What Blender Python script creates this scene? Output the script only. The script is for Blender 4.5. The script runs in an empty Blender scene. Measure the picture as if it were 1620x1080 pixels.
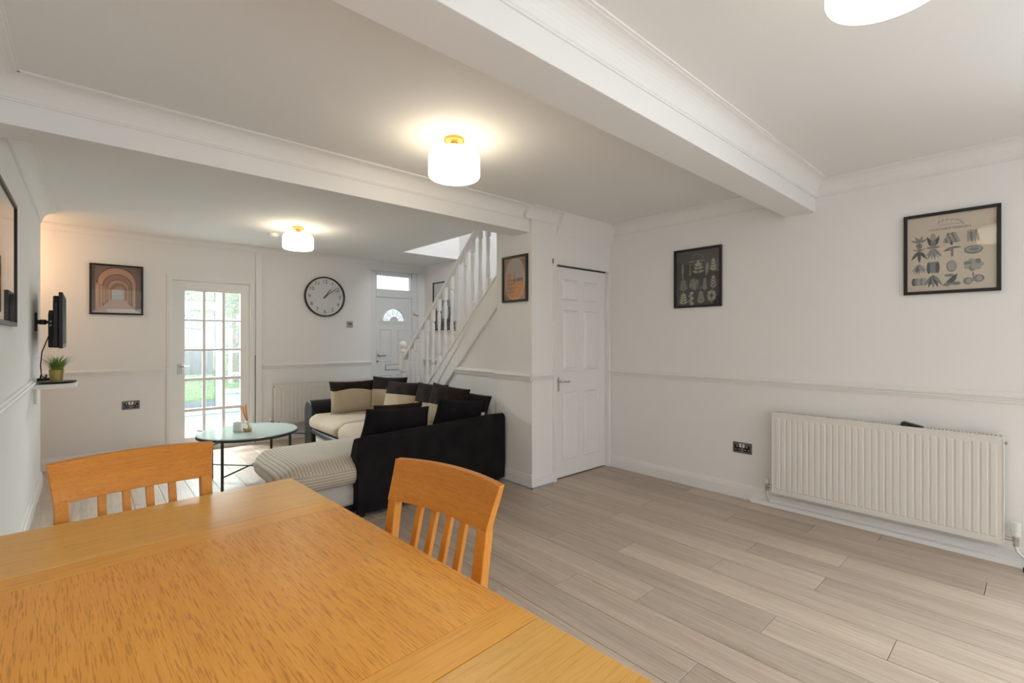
import bpy, bmesh, math, random
from mathutils import Vector, Matrix

# ------------------------------------------------------------------ camera, sky, sun, daylight and added lights, exposure
sc = bpy.context.scene
col = sc.collection
PI = math.pi
YAW = math.atan(670 / 748)
cam_d = bpy.data.cameras.new('camera')
cam_d.sensor_width = 36.0
cam_d.lens = 748 / 1620 * 36
cam_d.shift_y = -5 / 1620
cam_d.clip_start = 0.02
cam_d.clip_end = 500
cam = bpy.data.objects.new('camera', cam_d)
col.objects.link(cam)
cam.location = (0, 0, 1.308)
cam.rotation_euler = (PI / 2, 0, -YAW)
sc.camera = cam

world = bpy.data.worlds.new('sky')
sc.world = world
world.use_nodes = True
wn = world.node_tree
for n in list(wn.nodes):
    wn.nodes.remove(n)
w_out = wn.nodes.new('ShaderNodeOutputWorld')
w_bg = wn.nodes.new('ShaderNodeBackground')
w_sky = wn.nodes.new('ShaderNodeTexSky')
w_sky.sky_type = 'NISHITA'
w_sky.sun_disc = False
w_sky.sun_elevation = math.radians(42)
w_sky.sun_rotation = math.radians(200)
w_sky.dust_density = 6.0
w_sky.air_density = 0.6
w_bg.inputs['Strength'].default_value = 0.9
# bright even overcast with a little of the blue sky showing through
w_mix = wn.nodes.new('ShaderNodeMix')
w_mix.data_type = 'RGBA'
w_mix.inputs['Factor'].default_value = 0.9
w_mix.inputs[7].default_value = (0.93, 0.965, 1.0, 1)
wn.links.new(w_sky.outputs[0], w_mix.inputs[6])
wn.links.new(w_mix.outputs[2], w_bg.inputs['Color'])
wn.links.new(w_bg.outputs[0], w_out.inputs['Surface'])

sun_d = bpy.data.lights.new('sun', 'SUN')
sun_d.energy = 0.9
sun_d.angle = math.radians(1.5)
sun_d.color = (1.0, 0.95, 0.87)
sun = bpy.data.objects.new('sun', sun_d)
col.objects.link(sun)
sun.rotation_euler = Vector((0.55, 0.22, -0.80)).to_track_quat('-Z', 'Y').to_euler()

def area(name, loc, rot, sx, sy, power, color, spread=None):
    d = bpy.data.lights.new(name, 'AREA')
    d.shape = 'RECTANGLE'
    d.size, d.size_y, d.energy, d.color = sx, sy, power, color
    o = bpy.data.objects.new(name, d)
    col.objects.link(o)
    o.location, o.rotation_euler = loc, rot
    if spread: d.spread = math.radians(spread)
    return o

# daylight entering by the wide garden doors behind the camera
area('daylight_garden_doors', (1.75, -3.34, 1.12), (PI / 2, 0, 0), 2.9, 2.0, 10, (0.90, 0.96, 1.0))
# light at an unseen side window, added to brighten the left wall
area('added_side_light', (4.25, -1.4, 1.45), (0, math.radians(68), 0), 1.5, 2.0, 84, (0.90, 0.96, 1.0), spread=140)
# light added over the conservatory to brighten the far room through its door
area('added_conservatory_light', (0.95, 8.3, 2.62), (math.radians(-72), 0, 0), 2.4, 0.8, 680, (0.97, 0.985, 1.0))
# light added out of view above the stairs to brighten the front door
area('added_landing_light', (3.22, 3.45, 2.95), Vector((0.25, 3.05, -1.65)).to_track_quat('-Z', 'Y').to_euler(), 0.5, 0.5, 7.5, (0.95, 0.97, 1.0), spread=110)
vs = sc.view_settings
vs.view_transform = 'Standard'
vs.look = 'None'
vs.gamma = 1.0
vs.use_curve_mapping = False
vs.exposure = 0.38

rnd = random.Random(7)

# ------------------------------------------------------------------ materials
def mat(name, color, rough=0.5, spec=0.5, metal=0.0, bump=0.0, bscale=200.0, var=0.0, vscale=3.0, coat=0.0, sheen=0.0):
    m = bpy.data.materials.new(name)
    m.use_nodes = True
    nt = m.node_tree
    b = nt.nodes['Principled BSDF']
    b.inputs['Base Color'].default_value = (*color, 1)
    b.inputs['Roughness'].default_value = rough
    b.inputs['Specular IOR Level'].default_value = spec
    b.inputs['Metallic'].default_value = metal
    b.inputs['Coat Weight'].default_value = coat
    b.inputs['Sheen Weight'].default_value = sheen
    tc = nt.nodes.new('ShaderNodeTexCoord')
    if var > 0:
        nz = nt.nodes.new('ShaderNodeTexNoise')
        nz.inputs['Scale'].default_value = vscale
        nz.inputs['Detail'].default_value = 4
        nt.links.new(tc.outputs['Object'], nz.inputs['Vector'])
        r = nt.nodes.new('ShaderNodeValToRGB')
        r.color_ramp.elements[0].position = 0.3
        r.color_ramp.elements[1].position = 0.7
        r.color_ramp.elements[0].color = (*[c * (1 - var) for c in color], 1)
        r.color_ramp.elements[1].color = (*[min(1, c * (1 + var)) for c in color], 1)
        nt.links.new(nz.outputs['Fac'], r.inputs['Fac'])
        nt.links.new(r.outputs['Color'], b.inputs['Base Color'])
    if bump > 0:
        nb = nt.nodes.new('ShaderNodeTexNoise')
        nb.inputs['Scale'].default_value = bscale
        nb.inputs['Detail'].default_value = 3
        nt.links.new(tc.outputs['Object'], nb.inputs['Vector'])
        bp = nt.nodes.new('ShaderNodeBump')
        bp.inputs['Strength'].default_value = bump
        bp.inputs['Distance'].default_value = 0.002
        nt.links.new(nb.outputs['Fac'], bp.inputs['Height'])
        nt.links.new(bp.outputs['Normal'], b.inputs['Normal'])
    return m

def wood(name, c_light, c_dark, axis, rough=0.32, fine=90.0, along=3.0, contrast=0.5, coat=0.15, pores=0.0, rand=False):
    """grain running along one axis of the object"""
    m = bpy.data.materials.new(name)
    m.use_nodes = True
    nt = m.node_tree
    L = nt.links
    b = nt.nodes['Principled BSDF']
    b.inputs['Roughness'].default_value = rough
    b.inputs['Specular IOR Level'].default_value = 0.3
    b.inputs['Coat Weight'].default_value = coat
    b.inputs['Coat Roughness'].default_value = 0.25
    tc = nt.nodes.new('ShaderNodeTexCoord')
    src = tc.outputs['Object']
    if rand:
        oi = nt.nodes.new('ShaderNodeObjectInfo')
        ml = nt.nodes.new('ShaderNodeVectorMath')
        ml.operation = 'SCALE'
        ml.inputs[0].default_value = (37.0, 53.0, 19.0)
        L.new(oi.outputs['Random'], ml.inputs['Scale'])
        ad = nt.nodes.new('ShaderNodeVectorMath')
        ad.operation = 'ADD'
        L.new(src, ad.inputs[0])
        L.new(ml.outputs[0], ad.inputs[1])
        src = ad.outputs[0]
    def mapped(f, a):
        mp = nt.nodes.new('ShaderNodeMapping')
        s = [f, f, f]
        s[axis] = a
        mp.inputs['Scale'].default_value = s
        L.new(src, mp.inputs['Vector'])
        return mp.outputs[0]
    n1 = nt.nodes.new('ShaderNodeTexNoise')
    n1.inputs['Scale'].default_value = 1.0
    n1.inputs['Detail'].default_value = 5
    n1.inputs['Roughness'].default_value = 0.6
    n1.inputs['Distortion'].default_value = 0.6
    L.new(mapped(fine * 0.22, along * 0.35), n1.inputs['Vector'])
    n2 = nt.nodes.new('ShaderNodeTexNoise')
    n2.inputs['Scale'].default_value = 1.0
    n2.inputs['Detail'].default_value = 3
    L.new(mapped(fine * 1.6, along * 2.0), n2.inputs['Vector'])
    mx = nt.nodes.new('ShaderNodeMath')
    mx.operation = 'MULTIPLY_ADD'
    mx.inputs[1].default_value = 0.4
    L.new(n2.outputs['Fac'], mx.inputs[0])
    sc1 = nt.nodes.new('ShaderNodeMath')
    sc1.operation = 'MULTIPLY'
    sc1.inputs[1].default_value = 0.6
    L.new(n1.outputs['Fac'], sc1.inputs[0])
    L.new(sc1.outputs[0], mx.inputs[2])
    r = nt.nodes.new('ShaderNodeValToRGB')
    r.color_ramp.elements[0].position = 0.5 - 0.22 * (1.2 - contrast)
    r.color_ramp.elements[1].position = 0.5 + 0.22 * (1.2 - contrast)
    r.color_ramp.elements[0].color = (*c_dark, 1)
    r.color_ramp.elements[1].color = (*c_light, 1)
    L.new(mx.outputs[0], r.inputs['Fac'])
    out = r.outputs['Color']
    if pores > 0:
        n3 = nt.nodes.new('ShaderNodeTexNoise')
        n3.inputs['Scale'].default_value = 1.0
        n3.inputs['Detail'].default_value = 2
        n3.inputs['Distortion'].default_value = 0.25
        L.new(mapped(fine * 7.0, along * 6.0), n3.inputs['Vector'])
        r3 = nt.nodes.new('ShaderNodeValToRGB')
        r3.color_ramp.elements[0].position = 0.36
        r3.color_ramp.elements[1].position = 0.46
        k = 1 - pores
        r3.color_ramp.elements[0].color = (k, k * 0.9, k * 0.8, 1)
        r3.color_ramp.elements[1].color = (1, 1, 1, 1)
        L.new(n3.outputs['Fac'], r3.inputs['Fac'])
        mm = nt.nodes.new('ShaderNodeMix')
        mm.data_type = 'RGBA'
        mm.blend_type = 'MULTIPLY'
        mm.inputs['Factor'].default_value = 1.0
        L.new(out, mm.inputs[6])
        L.new(r3.outputs['Color'], mm.inputs[7])
        out = mm.outputs[2]
    if rand:
        hs = nt.nodes.new('ShaderNodeHueSaturation')
        mr = nt.nodes.new('ShaderNodeMapRange')
        mr.inputs['To Min'].default_value = 0.88
        mr.inputs['To Max'].default_value = 1.12
        L.new(oi.outputs['Random'], mr.inputs['Value'])
        L.new(mr.outputs[0], hs.inputs['Value'])
        L.new(out, hs.inputs['Color'])
        out = hs.outputs['Color']
    L.new(out, b.inputs['Base Color'])
    bp = nt.nodes.new('ShaderNodeBump')
    bp.inputs['Strength'].default_value = 0.08
    bp.inputs['Distance'].default_value = 0.001
    L.new(n2.outputs['Fac'], bp.inputs['Height'])
    L.new(bp.outputs['Normal'], b.inputs['Normal'])
    return m

def ribbed(name, color, dark, axis, pitch):
    m = bpy.data.materials.new(name)
    m.use_nodes = True
    nt = m.node_tree
    L = nt.links
    b = nt.nodes['Principled BSDF']
    b.inputs['Roughness'].default_value = 0.95
    b.inputs['Sheen Weight'].default_value = 0.3
    b.inputs['Specular IOR Level'].default_value = 0.1
    tc = nt.nodes.new('ShaderNodeTexCoord')
    wv = nt.nodes.new('ShaderNodeTexWave')
    wv.wave_type = 'BANDS'
    wv.bands_direction = 'XYZ'[axis]
    wv.inputs['Scale'].default_value = 1 / pitch / 3.183
    wv.inputs['Distortion'].default_value = 0.6
    wv.inputs['Detail'].default_value = 1
    wv.inputs['Detail Scale'].default_value = 0.4
    L.new(tc.outputs['Object'], wv.inputs['Vector'])
    r = nt.nodes.new('ShaderNodeValToRGB')
    r.color_ramp.elements[0].position = 0.05
    r.color_ramp.elements[1].position = 0.4
    r.color_ramp.elements[0].color = (*dark, 1)
    r.color_ramp.elements[1].color = (*color, 1)
    L.new(wv.outputs['Fac'], r.inputs['Fac'])
    L.new(r.outputs['Color'], b.inputs['Base Color'])
    bp = nt.nodes.new('ShaderNodeBump')
    bp.inputs['Strength'].default_value = 0.6
    bp.inputs['Distance'].default_value = 0.004
    L.new(wv.outputs['Fac'], bp.inputs['Height'])
    L.new(bp.outputs['Normal'], b.inputs['Normal'])
    return m

def glassy(name, tint, refl=0.08, rough=0.0):
    m = bpy.data.materials.new(name)
    m.use_nodes = True
    nt = m.node_tree
    nt.nodes.remove(nt.nodes['Principled BSDF'])
    out = nt.nodes['Material Output']
    t = nt.nodes.new('ShaderNodeBsdfTransparent')
    t.inputs['Color'].default_value = (*tint, 1)
    g = nt.nodes.new('ShaderNodeBsdfGlossy')
    g.inputs['Roughness'].default_value = rough
    g.inputs['Color'].default_value = (1, 1, 1, 1)
    # Schlick reflectance, the same on both faces of a thin pane
    lw = nt.nodes.new('ShaderNodeLayerWeight')
    lw.inputs['Blend'].default_value = 0.5
    pw = nt.nodes.new('ShaderNodeMath')
    pw.operation = 'POWER'
    pw.inputs[1].default_value = 5.0
    nt.links.new(lw.outputs['Facing'], pw.inputs[0])
    fr = nt.nodes.new('ShaderNodeMath')
    fr.operation = 'MULTIPLY_ADD'
    fr.inputs[1].default_value = 1 - refl * 0.7
    fr.inputs[2].default_value = refl * 0.7
    nt.links.new(pw.outputs[0], fr.inputs[0])
    mx = nt.nodes.new('ShaderNodeMixShader')
    nt.links.new(fr.outputs[0], mx.inputs[0])
    nt.links.new(t.outputs[0], mx.inputs[1])
    nt.links.new(g.outputs[0], mx.inputs[2])
    nt.links.new(mx.outputs[0], out.inputs['Surface'])
    return m

def emit(name, color, strength):
    m = bpy.data.materials.new(name)
    m.use_nodes = True
    nt = m.node_tree
    b = nt.nodes['Principled BSDF']
    b.inputs['Base Color'].default_value = (0.9, 0.88, 0.82, 1)
    b.inputs['Roughness'].default_value = 0.35
    b.inputs['Emission Color'].default_value = (*color, 1)
    b.inputs['Emission Strength'].default_value = strength
    return m

M = {}
M['wall'] = mat('wall_paint', (0.865, 0.86, 0.85), 0.62, 0.3, bump=0.05, bscale=120, var=0.012, vscale=1.5)
M['ceil'] = mat('ceiling_paint', (0.855, 0.85, 0.84), 0.75, 0.2, bump=0.04, bscale=90)
M['gloss'] = mat('white_gloss_paint', (0.86, 0.855, 0.845), 0.34, 0.5, bump=0.02, bscale=60)
M['upvc'] = mat('white_upvc', (0.80, 0.82, 0.83), 0.3, 0.5, bump=0.01)
M['sub'] = mat('dark_joint_underlay', (0.05, 0.042, 0.036), 0.9)
M['plank'] = wood('grey_oak_laminate', (0.60, 0.50, 0.41), (0.40, 0.325, 0.26), 1, rough=0.36, fine=55, along=1.6, contrast=0.45, coat=0.1, pores=0.12, rand=True)
M['oak_panel'] = wood('oak_veneer_panel', (0.92, 0.43, 0.080), (0.78, 0.325, 0.046), 1, rough=0.36, fine=70, along=3.0, contrast=0.35, coat=0.04, pores=0.28)
M['oak_x'] = wood('oak_lengthwise', (0.90, 0.45, 0.085), (0.78, 0.35, 0.055), 0, coat=0.05, rough=0.34, fine=70, along=2.2, contrast=0.3, pores=0.15)
M['oak_leaf'] = wood('oak_leaf_board', (0.86, 0.49, 0.14), (0.73, 0.385, 0.090), 0, coat=0.06, rough=0.33, fine=90, along=2.2, contrast=0.3, pores=0.15)
M['oak_z'] = wood('oak_upright', (0.74, 0.32, 0.055), (0.60, 0.225, 0.03), 2, coat=0.05, rough=0.38, fine=80, along=3, contrast=0.3, pores=0.1)
M['oak_rail'] = wood('oak_rail', (0.70, 0.28, 0.036), (0.56, 0.195, 0.018), 0, coat=0.08, rough=0.36, fine=60, along=2.5, contrast=0.35, pores=0.12)
M['black'] = mat('black_frame', (0.012, 0.011, 0.011), 0.35, 0.4, bump=0.01)
M['plastic'] = mat('black_plastic', (0.012, 0.012, 0.013), 0.4, 0.4, bump=0.02, bscale=300)
M['metal_black'] = mat('black_metal', (0.02, 0.02, 0.02), 0.4, 0.5, bump=0.01)
M['chrome'] = mat('chrome', (0.62, 0.60, 0.57), 0.22, 0.5, metal=1.0, bump=0.01)
M['steel'] = mat('brushed_steel', (0.42, 0.41, 0.39), 0.35, 0.5, metal=0.8, bump=0.03, bscale=400)
M['brass'] = mat('brass', (0.50, 0.28, 0.06), 0.3, 0.5, metal=0.6, bump=0.01)
M['gold'] = mat('gold_pot', (0.42, 0.33, 0.11), 0.38, 0.5, metal=0.6, bump=0.02)
M['suede'] = mat('black_suede', (0.0115, 0.0098, 0.0115), 0.9, 0.15, bump=0.25, bscale=60, var=0.35, vscale=7, sheen=0.01)
M['leather'] = mat('black_leather', (0.009, 0.009, 0.011), 0.42, 0.4, bump=0.15, bscale=160, var=0.2, vscale=9)
M['brown'] = mat('dark_brown_suede', (0.020, 0.0125, 0.0105), 0.85, 0.15, bump=0.3, bscale=40, var=0.35, vscale=9, sheen=0.03)
M['cord_y'] = ribbed('cream_corduroy_long', (0.60, 0.53, 0.44), (0.40, 0.33, 0.25), 0, 0.022)
M['cord_z'] = ribbed('cream_corduroy_cushion', (0.56, 0.47, 0.345), (0.40, 0.32, 0.22), 2, 0.017)
M['cord_soft'] = ribbed('cream_corduroy_seat', (0.52, 0.43, 0.315), (0.44, 0.35, 0.25), 1, 0.020)
M['cord_face'] = ribbed('cream_corduroy_boxing', (0.58, 0.51, 0.43), (0.38, 0.31, 0.24), 2, 0.020)
M['pale'] = ribbed('pale_base_corduroy', (0.56, 0.54, 0.50), (0.47, 0.45, 0.41), 2, 0.012)
M['rad'] = mat('radiator_enamel', (0.78, 0.755, 0.71), 0.38, 0.5, bump=0.01)
M['dark_gap'] = mat('gap_shade_dark_parts', (0.06, 0.055, 0.05), 0.9)  # dark colour put in for shade in gaps, also for dark small parts
M['glass'] = glassy('clear_glass', (0.97, 0.99, 0.985), 0.05)
M['glass_cool'] = glassy('porch_glass', (0.94, 0.985, 0.985), 0.05)
M['glass_top'] = mat('frosted_green_glass', (0.44, 0.545, 0.525), 0.08, 0.6, bump=0.005)
M['glass_bottle'] = glassy('bottle_glass', (0.86, 0.90, 0.86), 0.05)
M['glass_pic'] = glassy('picture_glass', (0.98, 0.98, 0.98), 0.05)
M['frost'] = glassy('frosted_glass', (0.97, 0.99, 1.0), 0.05, 0.3)
LAMP = (1.0, 0.85, 0.63)
M['reed'] = mat('orange_reed', (0.72, 0.28, 0.10), 0.7, bump=0.05)
M['white'] = mat('white_print', (0.80, 0.80, 0.79), 0.5, bump=0.01)
M['ink'] = mat('black_ink', (0.015, 0.015, 0.016), 0.6)
M['green'] = mat('grass_blade', (0.13, 0.24, 0.03), 0.55, var=0.4, vscale=20)
M['soil'] = mat('dark_soil', (0.02, 0.02, 0.01), 0.9, bump=0.3, bscale=80)

# ------------------------------------------------------------------ mesh helpers
class MB:
    def __init__(self):
        self.v, self.f, self.m = [], [], []
    def face(self, idx, mi=0):
        self.f.append(tuple(idx)); self.m.append(mi)
    def box(self, x0, y0, z0, x1, y1, z1, mi=0):
        if x0 > x1: x0, x1 = x1, x0
        if y0 > y1: y0, y1 = y1, y0
        if z0 > z1: z0, z1 = z1, z0
        b = len(self.v)
        self.v += [(x0, y0, z0), (x1, y0, z0), (x1, y1, z0), (x0, y1, z0), (x0, y0, z1), (x1, y0, z1), (x1, y1, z1), (x0, y1, z1)]
        for q in ((0, 3, 2, 1), (4, 5, 6, 7), (0, 1, 5, 4), (1, 2, 6, 5), (2, 3, 7, 6), (3, 0, 4, 7)):
            self.face([b + i for i in q], mi)
        return self
    def loops(self, rings, closed=True, cap=True, mi=0):
        """skin consecutive rings of equal length"""
        b = len(self.v)
        n = len(rings[0])
        for r in rings: self.v += [tuple(p) for p in r]
        for i in range(len(rings) - 1):
            for j in range(n if closed else n - 1):
                k = (j + 1) % n
                self.face((b + i * n + j, b + i * n + k, b + (i + 1) * n + k, b + (i + 1) * n + j), mi)
        if cap and closed:
            self.face([b + j for j in range(n)][::-1], mi)
            self.face([b + (len(rings) - 1) * n + j for j in range(n)], mi)
        return self
    def prism(self, poly, axis, a, c, mi=0):
        """polygon in the two other axes (in order) extruded along axis"""
        def P(u, w, t):
            l = [u, w]
            l.insert(axis, t)
            return tuple(l)
        return self.loops([[P(u, w, a) for u, w in poly], [P(u, w, c) for u, w in poly]], mi=mi)
    def cyl(self, p0, p1, r0, r1=None, n=12, mi=0, cap=True):
        if r1 is None: r1 = r0
        p0, p1 = Vector(p0), Vector(p1)
        d = (p1 - p0).normalized()
        u = d.orthogonal().normalized()
        w = d.cross(u)
        rg = lambda p, r: [p + u * (r * math.cos(2 * PI * i / n)) + w * (r * math.sin(2 * PI * i / n)) for i in range(n)]
        return self.loops([rg(p0, r0), rg(p1, r1)], mi=mi, cap=cap)
    def lathe(self, prof, n=20, c=(0, 0, 0), mi=0, axis=2):
        rings = []
        for r, z in prof:
            ring = []
            for i in range(n):
                a = 2 * PI * i / n
                u, w = r * math.cos(a), r * math.sin(a)
                p = (u, w, z) if axis == 2 else ((u, z, w) if axis == 1 else (z, u, w))
                ring.append((c[0] + p[0], c[1] + p[1], c[2] + p[2]))
            rings.append(ring)
        return self.loops(rings, mi=mi)
    def tube(self, pts, r, n=8, mi=0):
        pts = [Vector(p) for p in pts]
        rings = []
        u = None
        for i, p in enumerate(pts):
            d = (pts[min(i + 1, len(pts) - 1)] - pts[max(i - 1, 0)]).normalized()
            u = d.orthogonal().normalized() if u is None else (u - d * u.dot(d)).normalized()
            w = d.cross(u)
            rr = r[i] if isinstance(r, (list, tuple)) else r
            rings.append([p + u * (rr * math.cos(2 * PI * k / n)) + w * (rr * math.sin(2 * PI * k / n)) for k in range(n)])
        return self.loops(rings, mi=mi)
    def poly(self, pts, mi=0):
        b = len(self.v)
        self.v += [tuple(p) for p in pts]
        self.face(range(b, b + len(pts)), mi)
        return self
    def mesh(self, name, mats, smooth=False):
        me = bpy.data.meshes.new(name)
        me.from_pydata([tuple(p) for p in self.v], [], self.f)
        for m in (mats if isinstance(mats, (list, tuple)) else [mats]):
            me.materials.append(m)
        me.polygons.foreach_set('material_index', self.m)
        bm = bmesh.new(); bm.from_mesh(me)
        bmesh.ops.recalc_face_normals(bm, faces=bm.faces)
        bm.to_mesh(me); bm.free()
        if smooth:
            me.shade_smooth() if hasattr(me, 'shade_smooth') else me.polygons.foreach_set('use_smooth', [True] * len(me.polygons))
        me.update()
        return me
    def build(self, name, mats, parent=None, smooth=False, bevel=0.0, seg=2, angle=None):
        return link(name, self.mesh(name, mats, smooth), parent, bevel, seg, smooth)

def link(name, me, parent=None, bevel=0.0, seg=2, smooth=False):
    o = bpy.data.objects.new(name, me)
    col.objects.link(o)
    if parent is not None: o.parent = parent
    if bevel > 0:
        b = o.modifiers.new('bevel', 'BEVEL')
        b.width, b.segments, b.limit_method, b.angle_limit = bevel, seg, 'ANGLE', math.radians(40)
        b.harden_normals = False
    return o

def tag(o, label=None, cat=None, group=None, kind=None):
    if label: o['label'] = label
    if cat: o['category'] = cat
    if group: o['group'] = group
    if kind: o['kind'] = kind
    return o

def thing(name, label, cat, loc=(0, 0, 0), rz=0.0, group=None, kind=None):
    o = bpy.data.objects.new(name, None)
    o.empty_display_size = 0.1
    col.objects.link(o)
    o.location, o.rotation_euler = loc, (0, 0, rz)
    return tag(o, label, cat, group, kind)

def box(name, m, parent, *b, bevel=0.0):
    return MB().box(*b).build(name, m, parent, bevel=bevel)

def struct(o):
    o['kind'] = 'structure'
    return o

_txt = {}
def text_mesh(s, size):
    c = bpy.data.curves.new('lettering', 'FONT')
    c.body, c.size, c.align_x, c.align_y = s, size, 'CENTER', 'CENTER'
    c.resolution_u = 3
    o = bpy.data.objects.new('lettering', c)
    col.objects.link(o)
    bpy.context.view_layer.update()
    me = bpy.data.meshes.new_from_object(o.evaluated_get(bpy.context.evaluated_depsgraph_get()))
    bpy.data.objects.remove(o)
    bpy.data.curves.remove(c)
    return me

def text(name, s, size, m, parent, x, y, z):
    """flat lettering in the xz plane, facing -y"""
    me = text_mesh(s, size)
    for v in me.vertices:
        v.co = (v.co.x + x, y, v.co.y + z)
    me.materials.clear()
    me.materials.append(m)
    return link(name, me, parent)

# ------------------------------------------------------------------ the shell
CEIL, XL, XR, YF, YR = 2.445, -0.32, 3.995, 6.55, -3.2
BEAM = 2.237

# floor: underlay with every laminate plank on it
floor = struct(MB().box(-1.35, YR - 0.15, -0.12, 4.15, YF + 0.15, -0.012).build('floor', M['sub']))
PW, PL = 0.1955, 1.32
joints = {0: 0.70, 1: 1.05, 2: 0.19, 3: 0.766, 4: 1.206, 5: 0.78, 6: 1.253, 7: 1.735, 8: 0.83, 9: 1.345, 10: 1.714, 11: 0.92}
plank_mesh = {}
for k in range(27):
    x1 = 3.9815 - PW * k
    x0 = x1 - PW
    lo, hi = YR, YF
    if k <= 4: hi = 2.99
    if x1 < XL - 0.02: lo = 5.96
    if x1 < -1.22: break
    j = joints.get(k, rnd.uniform(0, PL))
    s = j - PL * 6
    while s < hi:
        a, c = max(s, lo), min(s + PL, hi)
        s += PL
        if c - a < 0.02: continue
        L_ = round(c - a, 3)
        if L_ not in plank_mesh:
            g = 0.0011
            plank_mesh[L_] = MB().loops([
                [(g, g, -0.012), (PW - g, g, -0.012), (PW - g, L_ - g, -0.012), (g, L_ - g, -0.012)],
                [(g, g, -0.0012), (PW - g, g, -0.0012), (PW - g, L_ - g, -0.0012), (g, L_ - g, -0.0012)],
                [(2 * g, 2 * g, 0), (PW - 2 * g, 2 * g, 0), (PW - 2 * g, L_ - 2 * g, 0), (2 * g, L_ - 2 * g, 0)]]).mesh('plank', M['plank'])
        p = link('plank', plank_mesh[L_], floor)
        p.location = (x0, a, 0)

# ceiling, stairwell opening, beams
HX, HY0, HY1 = 3.09, 3.30, 5.60
c_ = MB()
c_.box(-1.35, YR - 0.15, CEIL, HX, YF + 0.15, CEIL + 0.14)
c_.box(HX, YR - 0.15, CEIL, 4.15, HY0, CEIL + 0.14)
c_.box(HX, HY1, CEIL, 4.15, YF + 0.15, CEIL + 0.14)
ceiling = struct(c_.build('ceiling', M['ceil']))
box('beam', M['ceil'], ceiling, XL - 0.02, 1.105, BEAM, XR + 0.02, 1.303, CEIL + 0.01, bevel=0.003)
box('beam', M['ceil'], ceiling, XL - 0.02, 2.985, BEAM, 2.90, 3.205, CEIL + 0.01, bevel=0.003)

# walls
w = MB()
w.box(XL - 0.15, YR - 0.15, 0, XL, 5.96, CEIL)
w.box(-1.35, 5.81, 0, XL - 0.15, 5.96, CEIL)
w.box(-1.35, 5.96, 0, -1.2, YF + 0.15, CEIL)
struct(w.build('wall_left', M['wall']))
w = MB()
w.box(XR, -0.4, 0, XR + 0.15, YF + 0.15, CEIL)
w.box(XR, YR - 0.15, 0, XR + 0.15, -2.4, CEIL)
w.box(XR, -2.4, 0, XR + 0.15, -0.4, 0.55)
w.box(XR, -2.4, 2.15, XR + 0.15, -0.4, CEIL)
struct(w.build('wall_right', M['wall']))
D1, D3 = (0.70, 1.50, 1.985), (3.085, 3.865, 2.315)
w = MB()
w.box(-1.2, YF, 0, D1[0], YF + 0.15, CEIL)
w.box(D1[0], YF, D1[2], D1[1], YF + 0.15, CEIL)
w.box(D1[1], YF, 0, D3[0], YF + 0.15, CEIL)
w.box(D3[0], YF, D3[2], D3[1], YF + 0.15, CEIL)
w.box(D3[1], YF, 0, XR, YF + 0.15, CEIL)
struct(w.build('wall_far', M['wall']))
w = MB()
w.box(XL, YR - 0.15, 0, 0.3, YR, CEIL)
w.box(3.2, YR - 0.15, 0, XR, YR, CEIL)
w.box(0.3, YR - 0.15, 2.15, 3.2, YR, CEIL)
struct(w.build('wall_rear', M['wall']))
w = MB()
w.box(2.878, 2.952, 0, 3.15, 3.43, CEIL)
w.box(3.15, 2.952, 2.02, XR, 3.05, CEIL)
struct(w.build('wall_closet', M['wall']))
# stairwell shaft on the floor above
w = MB()
T = CEIL + 0.14
w.box(HX - 0.12, HY0 - 0.12, T, HX, HY1 + 0.12, 4.6)
w.box(XR, HY0 - 0.12, CEIL, XR + 0.12, HY1 + 0.12, 4.6)
w.box(HX, HY1, T, XR, HY1 + 0.12, 4.6)
w.box(HX, HY0 - 0.12, T, XR, HY0, 4.6)
struct(w.build('wall_stairwell', M['wall']))
struct(MB().box(HX - 0.12, HY0 - 0.12, 4.6, XR + 0.12, HY1 + 0.12, 4.606).build('added_skylight', M['glass']))  # unseen glass top added to let sky light down the shaft

# rear garden doors (behind the camera)
wr = thing('window_3', None, None, (0, 0, 0)); struct(wr)
fr = MB()
for x in (0.3, 1.24, 2.2, 3.14): fr.box(x, YR - 0.1, 0, x + 0.06, YR - 0.04, 2.15)
fr.box(0.3, YR - 0.1, 2.09, 3.2, YR - 0.04, 2.15); fr.box(0.3, YR - 0.1, 0, 3.2, YR - 0.04, 0.06)
fr.build('frame', M['upvc'], wr)

w2 = struct(thing('added_side_window', None, None))  # unseen window added to go with the side light
fr = MB()
for y in (-2.4, -1.43, -0.46): fr.box(XR + 0.05, y, 0.55, XR + 0.10, y + 0.06, 2.15)
fr.box(XR + 0.05, -2.4, 0.55, XR + 0.10, -0.4, 0.61); fr.box(XR + 0.05, -2.4, 2.09, XR + 0.10, -0.4, 2.15)
fr.build('frame', M['upvc'], w2)
for y in (-2.34, -1.37): MB().box(XR + 0.07, y, 0.61, XR + 0.075, y + 0.91, 2.09).build('pane', M['glass'], w2)

# swept mouldings: profile (distance from wall, z)
tn = [0]
def sweep(name, prof, p0, p1, nrm, m, parent=None):
    p0, p1, nrm = Vector((*p0, 0)), Vector((*p1, 0)), Vector((*nrm, 0))
    mb = MB().loops([[p + nrm * d + Vector((0, 0, z)) for d, z in prof] for p in (p0, p1)])
    o = mb.build(name, m, parent)
    return o
def trim(prof, p0, p1, nrm, m=None):
    tn[0] += 1
    return struct(sweep('trim_%d' % tn[0], prof, p0, p1, nrm, m or M['gloss']))

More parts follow.
